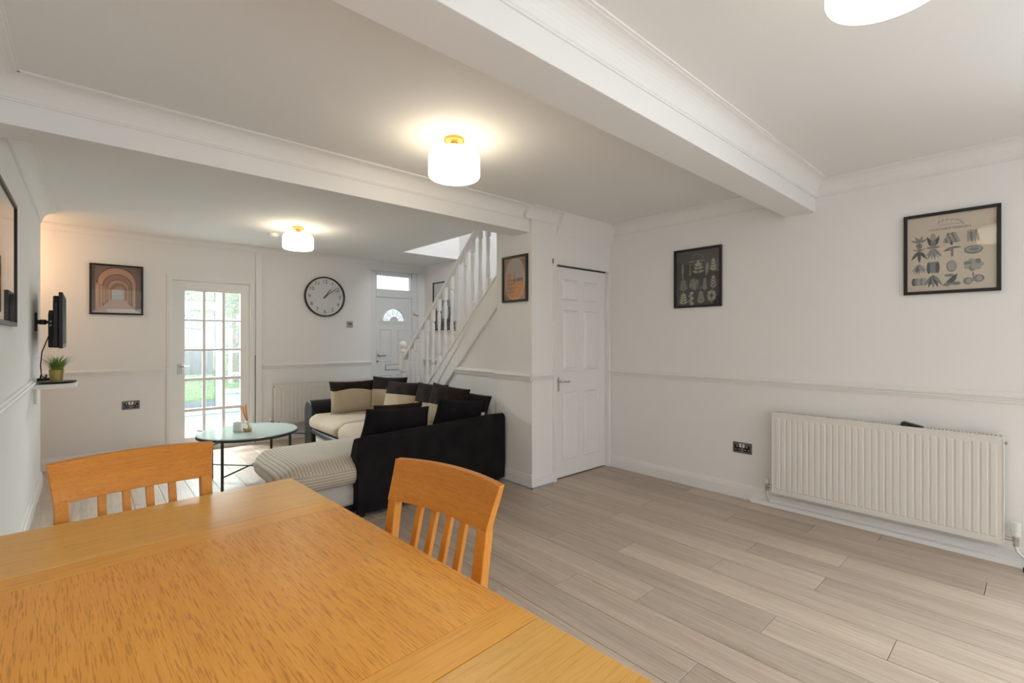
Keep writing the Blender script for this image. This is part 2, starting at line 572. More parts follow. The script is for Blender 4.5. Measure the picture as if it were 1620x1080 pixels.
def cov_prof(s):
    pr = [(-0.002, CEIL + 0.001), (-0.002, CEIL - s), (0.008, CEIL - s), (0.008, CEIL - s + 0.008)]
    pr += [(0.012 + (s - 0.024) * (1 - math.cos(PI / 2 * i / 8)), CEIL - s + 0.010 + (s - 0.020) * math.sin(PI / 2 * i / 8)) for i in range(9)]
    pr += [(s - 0.010, CEIL - 0.008), (s, CEIL - 0.008), (s, CEIL + 0.001)]
    return pr
C10 = cov_prof(0.104)
trim(C10, (XR, YR), (XR, 1.105), (-1, 0), M['ceil'])
trim(C10, (XR, 1.303), (XR, 2.952), (-1, 0), M['ceil'])
trim(C10, (XL, 1.105), (XR, 1.105), (0, -1), M['ceil'])
trim(C10, (XL, 1.303), (XR, 1.303), (0, 1), M['ceil'])
trim(C10, (XL, 2.985), (2.878, 2.985), (0, -1), M['ceil'])
trim(C10, (2.80, 2.952), (3.19, 2.952), (0, -1), M['ceil'])
trim(C10, (XL, YR), (XL, 1.105), (1, 0), M['ceil'])
trim(C10, (XL, 1.303), (XL, 2.985), (1, 0), M['ceil'])
trim(C10, (XL, 3.205), (XL, 5.96), (1, 0), M['ceil'])
trim(cov_prof(0.07), (-1.2, YF), (XR, YF), (0, -1), M['ceil'])
# underside of the stair flight boxed in above the closet door
trim([(-0.002, 2.25), (-0.002, CEIL), (0.10, CEIL), (0.10, CEIL - 0.012)], (3.19, 2.952), (XR, 2.952), (0, -1), M['ceil'])

DADO = [(-0.001, 0.930), (0.010, 0.932), (0.012, 0.944), (0.018, 0.948), (0.018, 0.956), (0.026, 0.962), (0.030, 0.974), (0.026, 0.982), (0.016, 0.984), (0.012, 0.994), (-0.001, 0.998)]
def dado(p0, p1, n, z=0.0): return trim([(d, zz + z) for d, zz in DADO], p0, p1, n)
dado((XR, YR), (XR, 2.952), (-1, 0))
dado((XL, YR), (XL, 5.0), (1, 0))
dado((-1.2, YF), (0.655, YF), (0, -1), -0.012)
dado((1.63, YF), (3.085, YF), (0, -1), -0.012)
dado((2.878, 2.925), (2.878, 3.43), (-1, 0), 0.005)
dado((2.85, 2.952), (3.135, 2.952), (0, -1), 0.005)
dado((2.915, 3.43), (2.915, 4.16), (-1, 0), 0.008)
dado((XR, 5.35), (XR, YF), (-1, 0))

SK = [(-0.001, 0.0), (0.017, 0.0), (0.017, 0.082), (0.012, 0.086), (0.012, 0.096), (0.008, 0.112), (-0.001, 0.114)]
def skirt(name, p0, p1, n): return struct(sweep(name, SK, p0, p1, n, M['gloss']))
skirt('baseboard_right', (XR, YR), (XR, 2.952), (-1, 0))
skirt('baseboard_left', (XL, YR), (XL, 5.978), (1, 0))
skirt('baseboard_far', (-1.2, YF), (0.655, YF), (0, -1))
skirt('baseboard_far', (1.63, YF), (3.085, YF), (0, -1))
skirt('baseboard_pier', (2.878, 2.9362), (2.878, 3.43), (-1, 0))
skirt('baseboard_closet', (2.8605, 2.952), (3.135, 2.952), (0, -1))
skirt('baseboard_left', (-0.47, 5.96), (XL, 5.96), (0, 1))
# low boxed pipe strip at the foot of the right wall, under the radiator
struct(MB().prism([(3.950, 0.0), (3.985, 0.0), (3.985, 0.034), (3.952, 0.027)], 1, YR, 1.55).build('trim_90', M['gloss']))
# grey sealant bead round the pier foot
struct(MB().box(2.853, 2.927, 0, 2.862, 3.43, 0.012).box(2.853, 2.927, 0, 3.135, 2.936, 0.012).build('trim_91', mat('grey_sealant', (0.36, 0.40, 0.47), 0.5)))

# closet door casing
def casing(parent, x0, x1, zt, wd, y, th, m):
    """architrave round an opening in a wall facing -y"""
    for a, b in ((x0 - wd, x0), (x1, x1 + wd)):
        MB().box(a, y - th, 0, b, y + 0.01, zt + wd).box(a + wd * 0.3, y - th - 0.005, 0, b - wd * 0.3, y - th, zt + wd * 0.7).build('casing', m, parent, bevel=0.002)
    MB().box(x0 - wd, y - th - 0.001, zt, x1 + wd, y + 0.01, zt + wd).box(x0, y - th - 0.006, zt + wd * 0.3, x1, y - th, zt + wd * 0.7).build('casing', m, parent, bevel=0.002)

def raised_panel(parent, x0, z0, x1, z1, y, m, depth=0.014, wd=0.024):
    """moulded door panel: groove then raised field, proud of y towards -y"""
    def R(i, yy): return [(x0 + i, yy, z0 + i), (x1 - i, yy, z0 + i), (x1 - i, yy, z1 - i), (x0 + i, yy, z1 - i)]
    return MB().loops([R(0, y + 0.004), R(0, y - depth * 0.5), R(wd * 0.25, y - depth), R(wd * 0.5, y - depth * 0.2), R(wd * 0.8, y - depth * 0.2), R(wd * 1.5, y - depth * 0.8)]).build('panel', m, parent)

# door_2: six-panel closet door
d2 = struct(thing('door_2', None, None))
DX0, DX1, DY = 3.19, 3.955, 2.985
MB().box(DX0, DY, 0.008, DX1, DY + 0.035, 1.975).build('door_leaf', M['gloss'], d2, bevel=0.002)
for X0 in (3.305, 3.61):
    X1 = X0 + 0.215
    raised_panel(d2, X0, 1.67, X1, 1.86, DY, M['gloss'])
    raised_panel(d2, X0, 1.0, X1, 1.575, DY, M['gloss'])
    raised_panel(d2, X0, 0.17, X1, 0.80, DY, M['gloss'])
casing(d2, DX0 - 0.005, DX1 + 0.0, 1.985, 0.045, 2.952, 0.014, M['gloss'])
MB().box(DX1 + 0.001, 2.955, 0, XR, 3.05, 2.02).box(3.15, 2.955, 0, DX0 - 0.001, 3.05, 2.02).build('jamb', M['gloss'], d2)
MB().box(DX0 - 0.01, 2.98, 1.976, DX1 + 0.01, 3.0, 1.990).build('head_gap', M['dark_gap'], d2)
h = MB().box(3.225, DY - 0.008, 0.815, 3.262, DY, 0.945).build('handle', M['chrome'], d2, bevel=0.003)
MB().cyl((3.243, DY - 0.006, 0.91), (3.243, DY - 0.05, 0.91), 0.009).tube([(3.243, DY - 0.048, 0.91), (3.29, DY - 0.052, 0.907), (3.34, DY - 0.05, 0.902), (3.36, DY - 0.042, 0.908)], 0.008).build('lever', M['chrome'], h, smooth=True)
for z in (0.30, 1.64):
    MB().cyl((3.958, DY - 0.006, z), (3.958, DY - 0.006, z + 0.09), 0.006, n=8).build('hinge', M['gloss'], d2)

# door_1: fifteen-pane glazed door to the conservatory
d1 = struct(thing('door_1', None, None))
xs = [(0.827, 1.000), (1.031, 1.199), (1.232, 1.394)]
zs = [(1.531, 1.855), (1.189, 1.508), (0.848, 1.159), (0.491, 0.810), (0.160, 0.454)]
y0, y1 = YF + 0.02, YF + 0.06
MB().box(0.712, y0, 0.01, 0.827, y1, 1.970).build('stile', M['gloss'], d1, bevel=0.002)
MB().box(1.394, y0, 0.01, 1.490, y1, 1.970).build('stile', M['gloss'], d1, bevel=0.002)
MB().box(0.827, y0, 0.01, 1.394, y1, 0.160).build('rail', M['gloss'], d1, bevel=0.002)
MB().box(0.827, y0, 1.855, 1.394, y1, 1.970).build('rail', M['gloss'], d1, bevel=0.002)
for a, b in ((1.000, 1.031), (1.199, 1.232)):
    MB().box(a, y0 + 0.004, 0.160, b, y1 - 0.004, 1.855).build('glazing_bar', M['gloss'], d1, bevel=0.004)
for a, b in ((0.454, 0.491), (0.810, 0.848), (1.159, 1.189), (1.508, 1.531)):
    for X0, X1 in xs: MB().box(X0, y0 + 0.004, a, X1, y1 - 0.004, b).build('glazing_bar', M['gloss'], d1, bevel=0.004)
for X0, X1 in xs:
    for Z0, Z1 in zs: MB().box(X0, y0 + 0.018, Z0, X1, y0 + 0.022, Z1).build('pane', M['glass_cool'], d1)
casing(d1, 0.703, 1.497, 1.980, 0.050, YF, 0.016, M['gloss'])
MB().box(0.70, YF, 0.0, 0.711, YF + 0.14, 1.985).box(1.491, YF, 0.0, 1.50, YF + 0.14, 1.985).box(0.70, YF, 1.972, 1.50, YF + 0.14, 1.985).build('jamb', M['gloss'], d1)
MB().box(0.70, YF - 0.012, 0, 1.50, YF + 0.1, 0.008).build('threshold', mat('pale_metal_strip', (0.8, 0.8, 0.78), 0.3, metal=0.3), d1)
h = MB().box(0.755, y0 - 0.010, 0.900, 0.798, y0, 1.010).build('handle', M['steel'], d1, bevel=0.003)
MB().cyl((0.776, y0 - 0.008, 0.985), (0.776, y0 - 0.05, 0.985), 0.008).tube([(0.776, y0 - 0.048, 0.985), (0.82, y0 - 0.05, 0.985), (0.872, y0 - 0.046, 0.98)], 0.008).build('lever', M['chrome'], h, smooth=True)
# flat board running up to the ceiling beside the glazed door
struct(MB().box(1.556, YF - 0.022, 0, 1.628, YF + 0.005, CEIL - 0.06).build('trim_92', M['gloss'], bevel=0.003))
struct(MB().box(1.549, YF - 0.004, 0, 1.556, YF + 0.002, 1.1).build('trim_93', M['dark_gap']))

# door_3: front door with a half-round light, window_1 the transom above
d3 = struct(thing('door_3', None, None))
fy0, fy1 = YF + 0.03, YF + 0.09
MB().box(3.085, fy0 - 0.02, 0, 3.174, fy1, 2.315).build('frame_post', M['upvc'], d3, bevel=0.004)
MB().box(3.776, fy0 - 0.02, 0, 3.865, fy1, 2.315).build('frame_post', M['upvc'], d3, bevel=0.004)
MB().box(3.174, fy0 - 0.02, 1.927, 3.776, fy1, 2.030).build('frame_head', M['upvc'], d3, bevel=0.004)
MB().box(3.150, fy0, 0.0, 3.800, fy1, 0.03).build('threshold', M['steel'], d3)
# leaf with half-round hole
fx, fz, R1 = 3.475, 1.585, 0.182
X0, X1, ZT = 3.175, 3.775, 1.925
lf = MB()
Y0, Y1 = fy0, fy0 + 0.045
lf.box(X0, Y0, 0.03, X1, Y1, fz - 0.01)
n = 24
arc, rect = [], []
for i in range(n + 1):
    a = PI * i / n
    dx, dz = math.cos(a), math.sin(a)
    arc.append((fx + R1 * dx, fz - 0.01 + R1 * dz))
    k = min((X1 - fx) / abs(dx) if abs(dx) > 1e-6 else 9, (ZT - fz + 0.01) / dz if dz > 1e-6 else 9)
    rect.append((fx + k * dx, fz - 0.01 + k * dz))
for i in range(n):
    for j in (0,):
        q = [arc[i], rect[i], rect[i + 1], arc[i + 1]]
        lf.poly([(u, Y0, v) for u, v in q])
        lf.poly([(u, Y1, v) for u, v in q])
        lf.poly([(arc[i][0], Y0, arc[i][1]), (arc[i + 1][0], Y0, arc[i + 1][1]), (arc[i + 1][0], Y1, arc[i + 1][1]), (arc[i][0], Y1, arc[i][1])])
# fill the two top corners left by the radial mapping
for sx in (X0, X1):
    cand = [r for r in rect if abs(r[0] - sx) < 1e-4]
    top = [r for r in rect if abs(r[1] - ZT) < 1e-4]
    zc = max(c[1] for c in cand)
    xc = min(t[0] for t in top) if sx == X0 else max(t[0] for t in top)
    lf.poly([(sx, Y0, zc), (sx, Y0, ZT), (xc, Y0, ZT)])
    lf.poly([(sx, Y1, zc), (sx, Y1, ZT), (xc, Y1, ZT)])
lf.box(X0 - 0.001, Y0 + 0.001, 0.03, X0 + 0.012, Y1 - 0.001, ZT).box(X1 - 0.012, Y0 + 0.001, 0.03, X1 + 0.001, Y1 - 0.001, ZT).box(X0, Y0 + 0.001, ZT - 0.012, X1, Y1 - 0.001, ZT)
leaf = lf.build('door_leaf', M['upvc'], d3)
# moulding round the light
mo = MB()
rings = []
for rr, yy in ((R1, Y0 + 0.002), (R1, Y0 - 0.010), (R1 + 0.012, Y0 - 0.014), (R1 + 0.03, Y0 - 0.008), (R1 + 0.034, Y0 + 0.002)):
    rings.append([(fx + rr * math.cos(PI * i / n), yy, fz - 0.01 + rr * math.sin(PI * i / n)) for i in range(n + 1)])
mo.loops(rings, closed=False)
mo.box(fx - R1 - 0.05, Y0 - 0.012, fz - 0.045, fx + R1 + 0.05, Y0 + 0.001, fz - 0.012)
rings = [[(fx + rr * math.cos(PI * i / 12), yy, fz - 0.015 + rr * math.sin(PI * i / 12)) for i in range(13)] for rr, yy in ((0.05, Y0 - 0.002), (0.05, Y0 - 0.014), (0.066, Y0 - 0.012), (0.070, Y0 + 0.001))]
mo.loops(rings, closed=False)
mo.prism([(fx + 0.052 * math.cos(PI * i / 12), fz - 0.015 + 0.052 * math.sin(PI * i / 12)) for i in range(13)], 1, Y0 - 0.006, Y0 + 0.01)
mo.build('fanlight_moulding', M['upvc'], d3)
pane = MB().prism([(fx + R1 * math.cos(PI * i / n), fz - 0.01 + R1 * math.sin(PI * i / n)) for i in range(n + 1)], 1, Y0 + 0.02, Y0 + 0.024).build('fanlight_pane', M['frost'], d3)
ld = MB()
for k in range(5):
    a = PI * (k + 0.5) / 5
    p, q = 0.062, R1
    ld.cyl((fx + p * math.cos(a), Y0 + 0.018, fz - 0.01 + p * math.sin(a)), (fx + q * math.cos(a + 0.16), Y0 + 0.018, fz - 0.01 + q * math.sin(a + 0.16)), 0.0022, n=5)
    c0 = (fx + 0.125 * math.cos(a), fz - 0.01 + 0.125 * math.sin(a))
    ld.tube([(c0[0] + 0.022 * math.cos(t), Y0 + 0.018, c0[1] + 0.030 * math.sin(t)) for t in [2 * PI * i / 10 for i in range(11)]], 0.002, n=5)
ld.build('lead_pattern', mat('grey_lead', (0.30, 0.32, 0.34), 0.5), pane)
for a, b, c, d in ((3.245, 0.955, 3.43, 1.445), (3.53, 0.955, 3.715, 1.445), (3.245, 0.14, 3.43, 0.76), (3.53, 0.14, 3.715, 0.76)):
    raised_panel(d3, a, b, c, d, Y0, M['upvc'], 0.012, 0.03)
lb = MB().box(3.335, Y0 - 0.012, 0.832, 3.60, Y0, 0.905).build('letterbox', M['upvc'], d3, bevel=0.003)
MB().box(3.330, Y0 - 0.006, 0.827, 3.605, Y0 + 0.001, 0.910).build('letterbox_surround', M['black'], lb)
h = MB().box(3.185, Y0 - 0.012, 0.93, 3.215, Y0, 1.13).build('handle', M['upvc'], d3, bevel=0.004)
MB().box(3.190, Y0 - 0.05, 1.055, 3.33, Y0 - 0.032, 1.078).box(3.190, Y0 - 0.05, 1.055, 3.21, Y0, 1.078).build('lever', M['upvc'], h, bevel=0.004)
MB().cyl((3.20, Y0 - 0.010, 0.965), (3.20, Y0 - 0.018, 0.965), 0.011).build('keyhole', M['black'], h)
w1 = struct(thing('window_1', None, None))
MB().box(3.150, fy0 - 0.01, 2.030, 3.190, fy1, 2.315).box(3.760, fy0 - 0.01, 2.030, 3.800, fy1, 2.315).box(3.150, fy0 - 0.01, 2.255, 3.800, fy1, 2.315).box(3.150, fy0 - 0.01, 2.030, 3.800, fy1, 2.046).build('frame', M['upvc'], w1, bevel=0.003)
MB().box(3.190, fy0 + 0.02, 2.046, 3.760, fy0 + 0.026, 2.255).build('pane', M['frost'], w1)
struct(MB().box(3.05, YF - 0.014, 2.315, 3.90, YF + 0.005, 2.335).box(3.868, YF - 0.014, 0, 3.90, YF + 0.005, 2.335).build('trim_94', M['gloss'], bevel=0.003))

# ------------------------------------------------------------------ staircase
st = thing('staircase', 'white painted staircase with turned spindles beside the front door', 'staircase', (2.92, 0, 0))
SL = 0.912
def ztop(y): return 0.783 + SL * (4.702 - y)
ye = 3.435
yb = 4.702 + 0.783 / SL                      # where the string meets the floor
MB().prism([(5.24, 0.0), (yb - 0.31, 0.0), (ye, ztop(ye) - 0.30), (ye, ztop(ye)), (5.24, ztop(5.24))], 0, -0.012, 0.03).build('string', M['gloss'], st, bevel=0.003)
def along(off, d0, d1, t0, t1):
    a, b = 5.2, ye
    return [(a, ztop(a) + off - t0), (b, ztop(b) + off - t0), (b, ztop(b) + off + t1), (a, ztop(a) + off + t1)]
MB().prism(along(0.0, 0, 0, 0.012, 0.012), 0, -0.022, 0.045).build('string_cap', M['gloss'], st, bevel=0.003)
lo = [(4.98, ztop(4.98) - 0.318), (ye, ztop(ye) - 0.318), (ye, ztop(ye) - 0.275), (4.98, ztop(4.98) - 0.275)]
MB().prism(lo, 0, -0.026, 0.01).build('string_moulding', M['gloss'], st, bevel=0.004)
MB().prism([(yb - 0.33, 0.0), (ye, 0.0), (ye, ztop(ye) - 0.29), ], 0, 0.0, 0.03).build('spandrel_panel', M['wall'], st)
def zrail(y): return ztop(y) + 0.79
ra, rb = 5.27, 3.735
rl = lambda t0, t1: [(ra, zrail(ra) - t0), (rb, zrail(rb) - t0), (rb, zrail(rb) + t1), (ra, zrail(ra) + t1)]
MB().prism(rl(0.028, 0.03), 0, -0.022, 0.038).build('handrail', M['gloss'], st, bevel=0.012, seg=3)
# newel post with cap
nw = MB()
nw.box(-0.04, 5.25, 0.0, 0.045, 5.335, 0.62)
prof = [(0.040, 0.62), (0.044, 0.64), (0.030, 0.66), (0.043, 0.70), (0.038, 0.80), (0.032, 0.88), (0.042, 0.90), (0.040, 0.915)]
nw.lathe(prof, 16, (0.0025, 5.2925, 0.0))
nw.box(-0.04, 5.25, 0.915, 0.045, 5.335, 1.13)
nw.lathe([(0.03, 1.13), (0.05, 1.14), (0.05, 1.155), (0.022, 1.165), (0.020, 1.18), (0.042, 1.21), (0.046, 1.235), (0.036, 1.262), (0.012, 1.278), (0.0, 1.28)], 16, (0.0025, 5.2925, 0.0))
nw.build('newel_post', M['gloss'], st, smooth=False, bevel=0.003)
# spindles: square ends, turned middle
def spindle(h):
    b = MB()
    q = 0.019
    b.box(-q, -q, -0.03, q, q, 0.13)
    hh = h - 0.26
    z0 = 0.13
    pr = [(0.018, 0), (0.022, 0.012), (0.012, 0.03), (0.019, 0.06), (0.021, 0.16), (0.018, 0.30), (0.014, 0.46), (0.013, 0.5), (0.014, 0.54), (0.018, 0.70), (0.021, 0.84), (0.019, 0.94), (0.012, 0.97), (0.022, 0.988), (0.018, 1.0)]
    b.lathe([(r, z0 + t * hh) for r, t in pr], 10)
    b.box(-q, -q, h - 0.13, q, q, h)
    return b
full = spindle(0.775).mesh('baluster', M['gloss'])
for i in range(13):
    y = 5.115 - 0.1245 * i
    zt = ztop(y)
    if zrail(y) > CEIL - 0.02:
        o = link('baluster', spindle(max(0.45, CEIL - zt - 0.004)).mesh('baluster', M['gloss']), st)
    else:
        o = link('baluster', full, st)
    o.location = (0.008, y, zt)
# treads and risers
for i in range(1, 11):
    y = 5.30 - 0.2195 * (i - 1)
    z = 0.2 * i
    MB().box(0.03, y - 0.2195 - 0.01, z - 0.028, XR - 2.92, y + 0.018, z).build('tread', M['gloss'], st, bevel=0.006)
    MB().box(0.03, y - 0.012, z - 0.2, XR - 2.92, y, z - 0.028).build('riser', M['gloss'], st)

# ------------------------------------------------------------------ ceiling lamps
def drum_lamp(loc, label, power):
    t = thing('ceiling_lamp', label, 'lamp', loc, 0, 'opal drum ceiling lamps')
    MB().lathe([(0.0, 0.0), (0.058, 0.0), (0.058, -0.016), (0.052, -0.021), (0.020, -0.022), (0.019, -0.072), (0.0, -0.073)], 28).build('ceiling_plate', M['brass'], t, smooth=False)
    r, z0, z1, c = 0.146, -0.070, -0.226, 0.045
    pr = [(0.0, z0), (r - c, z0)]
    pr += [(r - c + c * math.sin(a), z0 - c + c * math.cos(a)) for a in [PI / 2 * i / 6 for i in range(1, 7)]]
    pr += [(r, z1 + 0.02)] + [(r - 0.02 + 0.02 * math.cos(a), z1 + 0.02 - 0.02 * math.sin(a)) for a in [PI / 2 * i / 4 for i in range(1, 5)]] + [(0.0, z1)]
    top = [p for p in pr if p[1] > z0 - c * 0.8]
    low = [p for p in pr if p[1] <= z0 - c * 0.8]
    shade = MB().lathe([top[-1]] + low, 40).build('lamp_shade', emit('opal_lamp_glass', LAMP, power), t, smooth=True)
    MB().lathe(top, 40).build('shade_shoulder', emit('opal_lamp_shoulder', LAMP, power * 0.42), shade, smooth=True)
    return t
drum_lamp((1.555, 2.23, CEIL), 'lit drum ceiling lamp nearest the middle, hanging between the two beams', 8.0)
drum_lamp((1.60, 5.07, CEIL), 'lit drum ceiling lamp furthest away, next to the smoke alarm', 9.0)
drum_lamp((1.575, 0.262, CEIL), 'lit drum ceiling lamp cut off by the top edge of the photo', 1.9)
sd = thing('smoke_alarm', 'small round white smoke alarm on the ceiling beside the far lamp', 'smoke alarm', (1.50, 5.56, CEIL))
MB().lathe([(0.0, 0), (0.055, 0), (0.055, -0.012), (0.048, -0.030), (0.030, -0.038), (0.0, -0.039)], 24).build('alarm_body', M['white'], sd, smooth=False)
MB().lathe([(0.050, -0.014), (0.0525, -0.017), (0.050, -0.020)], 24).build('vent_ring', M['dark_gap'], sd)

# warm light from the recess round the corner of the left wall
pd = bpy.data.lights.new('recess_lamp', 'POINT')
pd.energy, pd.color, pd.shadow_soft_size = 4.6, (1.0, 0.60, 0.32), 0.06
pl_ = bpy.data.objects.new('recess_lamp', pd)
col.objects.link(pl_)
pl_.location = (-0.62, 6.22, 2.05)

# ------------------------------------------------------------------ radiators, sockets, switches
def radiator(name, label, loc, rz, W, H, pitch):
    t = thing(name, label, 'radiator', loc, rz)
    p = MB()
    p.box(-W / 2 + 0.004, -0.105, 0, W / 2 - 0.004, -0.098, H)
    # pressed ribs
    nrib = int(round((W - 0.05) / pitch))
    pt = (W - 0.05) / nrib
    for i in range(nrib):
        x = -W / 2 + 0.025 + pt * (i + 0.5)
        hw = pt * 0.43
        R = lambda d, i_: [(x - hw + i_, d, 0.035 + i_ * 1.6), (x + hw - i_, d, 0.035 + i_ * 1.6), (x + hw - i_, d, H - 0.035 - i_ * 1.6), (x - hw + i_, d, H - 0.035 - i_ * 1.6)]
        p.loops([R(-0.104, 0.0), R(-0.1085, hw * 0.30)])
    p.build('front_panel', M['rad'], t)
    MB().box(-W / 2 + 0.01, -0.04, 0.005, W / 2 - 0.01, -0.033, H - 0.005).build('back_panel', M['rad'], t)
    for s in (-1, 1):
        MB().box(s * W / 2 - s * 0.004, -0.108, 0.0, s * W / 2, -0.03, H + 0.004).build('side_cover', M['rad'], t, bevel=0.002)
    g = MB()
    g.box(-W / 2, -0.108, H - 0.002, W / 2, -0.100, H + 0.006)
    g.box(-W / 2, -0.038, H - 0.002, W / 2, -0.030, H + 0.006)
    ng = int(W / 0.0175)
    for i in range(ng):
        x = -W / 2 + 0.008 + (W - 0.016) * i / (ng - 1)
        g.box(x - 0.0045, -0.101, H, x + 0.0045, -0.036, H + 0.005)
    g.build('top_grille', M['rad'], t)
    MB().box(-W / 2 + 0.01, -0.098, 0.01, W / 2 - 0.01, -0.042, H - 0.004).build('shade_fill', M['dark_gap'], t)  # solid dark block, shade between the panels put in as colour
    for x in (-W / 2 + 0.2, W / 2 - 0.2):
        MB().box(x - 0.02, -0.035, 0.08, x + 0.02, -0.0005, H - 0.08).build('bracket', M['rad'], t)
    return t
R1_ = radiator('radiator', 'long white panel radiator on the right wall under the vegetable print', (XR, 0.752, 0.128), -PI / 2, 1.232, 0.612, 0.0365)
def valve(parent, x, s, cap):
    v = MB()
    v.cyl((x, -0.07, 0.035), (x + s * 0.03, -0.07, 0.035), 0.011, n=10).cyl((x + s * 0.03, -0.07, 0.035), (x + s * 0.055, -0.07, 0.035), 0.014, n=6)
    v.cyl((x + s * 0.045, -0.07, 0.0), (x + s * 0.045, -0.07, 0.055), 0.013, n=10)
    o = v.build('valve', M['chrome'], parent)
    if cap:
        MB().lathe([(0.016, 0.055), (0.021, 0.06), (0.021, 0.085), (0.0225, 0.088), (0.0235, 0.125), (0.020, 0.135), (0.0, 0.136)], 18, (x + s * 0.045, -0.07, 0)).build('valve_head', M['white'], o)
    else:
        MB().lathe([(0.012, 0.055), (0.015, 0.058), (0.015, 0.088), (0.012, 0.094), (0.0, 0.095)], 14, (x + s * 0.045, -0.07, 0)).build('valve_cap', M['white'], o)
    MB().tube([(x + s * 0.045, -0.07, 0.0), (x + s * 0.05, -0.065, -0.03), (x + s * 0.075, -0.05, -0.062), (x + s * 0.14, -0.03, -0.085)] if cap else [(x + s * 0.045, -0.07, 0.0), (x + s * 0.045, -0.06, -0.05), (x + s * 0.045, -0.04, -0.09)], 0.008, n=8).build('pipe', M['white'], o, smooth=True)
valve(R1_, -0.616, -1, False)
valve(R1_, 0.616, 1, True)
MB().cyl((0.616, -0.07, 0.578), (0.628, -0.07, 0.578), 0.008, n=10).build('bleed_valve', M['steel'], R1_)
R2_ = radiator('radiator', 'white panel radiator on the far wall behind the sofa arm', (2.395, YF, 0.215), 0, 1.27, 0.505, 0.05)
valve(R2_, -0.635, -1, False)
MB().cyl((-0.645, -0.07, 0.475), (-0.632, -0.07, 0.475), 0.009, n=10).build('bleed_valve', M['steel'], R2_)

cs = thing('black_case', 'small black wedge-shaped item lying on top of the long radiator', 'case', (XR - 0.075, 0.545, 0.128 + 0.6185), PI / 2)
MB().prism([(-0.055, 0.0), (0.055, 0.0), (0.052, 0.022), (0.040, 0.026), (-0.055, 0.005)], 1, -0.022, 0.022).build('case_body', M['plastic'], cs, bevel=0.002)
MB().box(0.02, -0.0225, 0.008, 0.05, 0.0225, 0.010).build('case_seam', M['dark_gap'], cs)

def socket(label, loc, rz, W, H):
    t = thing('wall_socket', label, 'socket', loc, rz)
    MB().box(-W / 2, -0.008, -H / 2, W / 2, 0.001, H / 2).build('face_plate', mat('dark_pewter', (0.17, 0.16, 0.15), 0.4, metal=0.2), t, bevel=0.003)
    for s in (-1, 1):
        x = s * W * 0.25
        o = MB().box(x - W * 0.17, -0.0095, -H * 0.33, x + W * 0.17, -0.007, H * 0.24).build('socket_insert', M['plastic'], t)
        b = MB()
        b.box(x - 0.005, -0.0108, 0.004, x + 0.005, -0.009, 0.020)
        b.box(x - 0.019, -0.0108, -0.018, x - 0.008, -0.009, -0.010)
        b.box(x + 0.008, -0.0108, -0.018, x + 0.019, -0.009, -0.010)
        b.build('pin_hole', M['steel'], o)
        MB().box(x * 0.35 - 0.008, -0.013, H * 0.05, x * 0.35 + 0.008, -0.008, H * 0.38).build('rocker_switch', M['white'], t, bevel=0.001)
    for s in (-1, 1):
        MB().cyl((s * W * 0.43, -0.0075, 0), (s * W * 0.43, -0.0095, 0), 0.004, n=8).build('screw', M['steel'], t)
    return t
socket('dark metal double wall socket left of the long radiator', (XR, 1.627, 0.41), -PI / 2, 0.15, 0.088)
socket('dark metal double wall socket below the arcade picture', (0.341, YF, 0.588), 0, 0.15, 0.092)

th = thing('thermostat', 'small square grey wall thermostat below the clock', 'thermostat', (2.766, YF, 1.506))
MB().box(-0.045, -0.012, -0.044, 0.045, 0.001, 0.044).build('plate', M['steel'], th, bevel=0.004)
MB().box(-0.030, -0.015, -0.012, 0.030, -0.011, 0.026).build('display', mat('grey_display', (0.25, 0.25, 0.24), 0.3), th, bevel=0.001)
for x in (-0.012, 0.012): MB().box(x - 0.007, -0.016, -0.002, x + 0.007, -0.0148, 0.012).build('digit_block', M['ink'], th)
sw = thing('light_switch', 'grey light switch on the stair wall behind the spindles', 'switch', (XR, 5.72, 1.49), -PI / 2)
MB().box(-0.043, -0.008, -0.075, 0.043, 0.001, 0.075).build('plate', M['steel'], sw, bevel=0.003)
for z in (0.032, -0.032): MB().box(-0.012, -0.014, z - 0.018, 0.012, -0.007, z + 0.018).build('rocker_switch', M['dark_gap'], sw, bevel=0.002)
ac = thing('door_sensor', 'small white sensor box on the front door frame', 'sensor', (3.835, YF + 0.01, 1.705))
MB().box(-0.045, -0.045, -0.02, 0.045, 0.001, 0.025).build('sensor_body', M['white'], ac, bevel=0.005)
MB().box(-0.030, -0.052, -0.03, 0.050, -0.02, -0.018).build('sensor_lens', M['upvc'], ac, bevel=0.003)

# ------------------------------------------------------------------ wall clock
ck = thing('wall_clock', 'large round black and white wall clock on the far wall', 'clock', (2.41, YF, 1.876))
RC = 0.272
MB().lathe([(RC - 0.018, 0.0), (RC, 0.0), (RC, -0.046), (RC - 0.005, -0.052), (RC - 0.014, -0.050), (RC - 0.018, -0.036), (RC - 0.018, -0.02)], 56, axis=1).build('rim', M['black'], ck, smooth=False)
MB().lathe([(0.0, -0.004), (RC - 0.012, -0.004), (RC - 0.012, -0.022), (0.0, -0.022)], 56, axis=1).build('dial', M['white'], ck)
for k in range(1, 13):
    a = PI / 2 - 2 * PI * k / 12
    for i_, c_h in enumerate(str(k)):
        text('numeral', c_h, 0.072, M['ink'], ck, 0.205 * math.cos(a) + (i_ - (len(str(k)) - 1) / 2) * 0.036, -0.0235, 0.205 * math.sin(a))
def hand(ang, l, wd, y, m, tail=0.03):
    d = Vector((math.sin(ang), 0, math.cos(ang))); p = Vector((d.z, 0, -d.x))
    b = MB()
    q = [-d * tail + p * wd, -d * tail - p * wd, d * l - p * wd * 0.45, d * l + p * wd * 0.45]
    b.loops([[(v.x, y, v.z) for v in q], [(v.x, y - 0.002, v.z) for v in q]])
    return b
hand(math.radians(37), 0.135, 0.007, -0.026, M['ink']).build('hour_hand', M['ink'], ck)
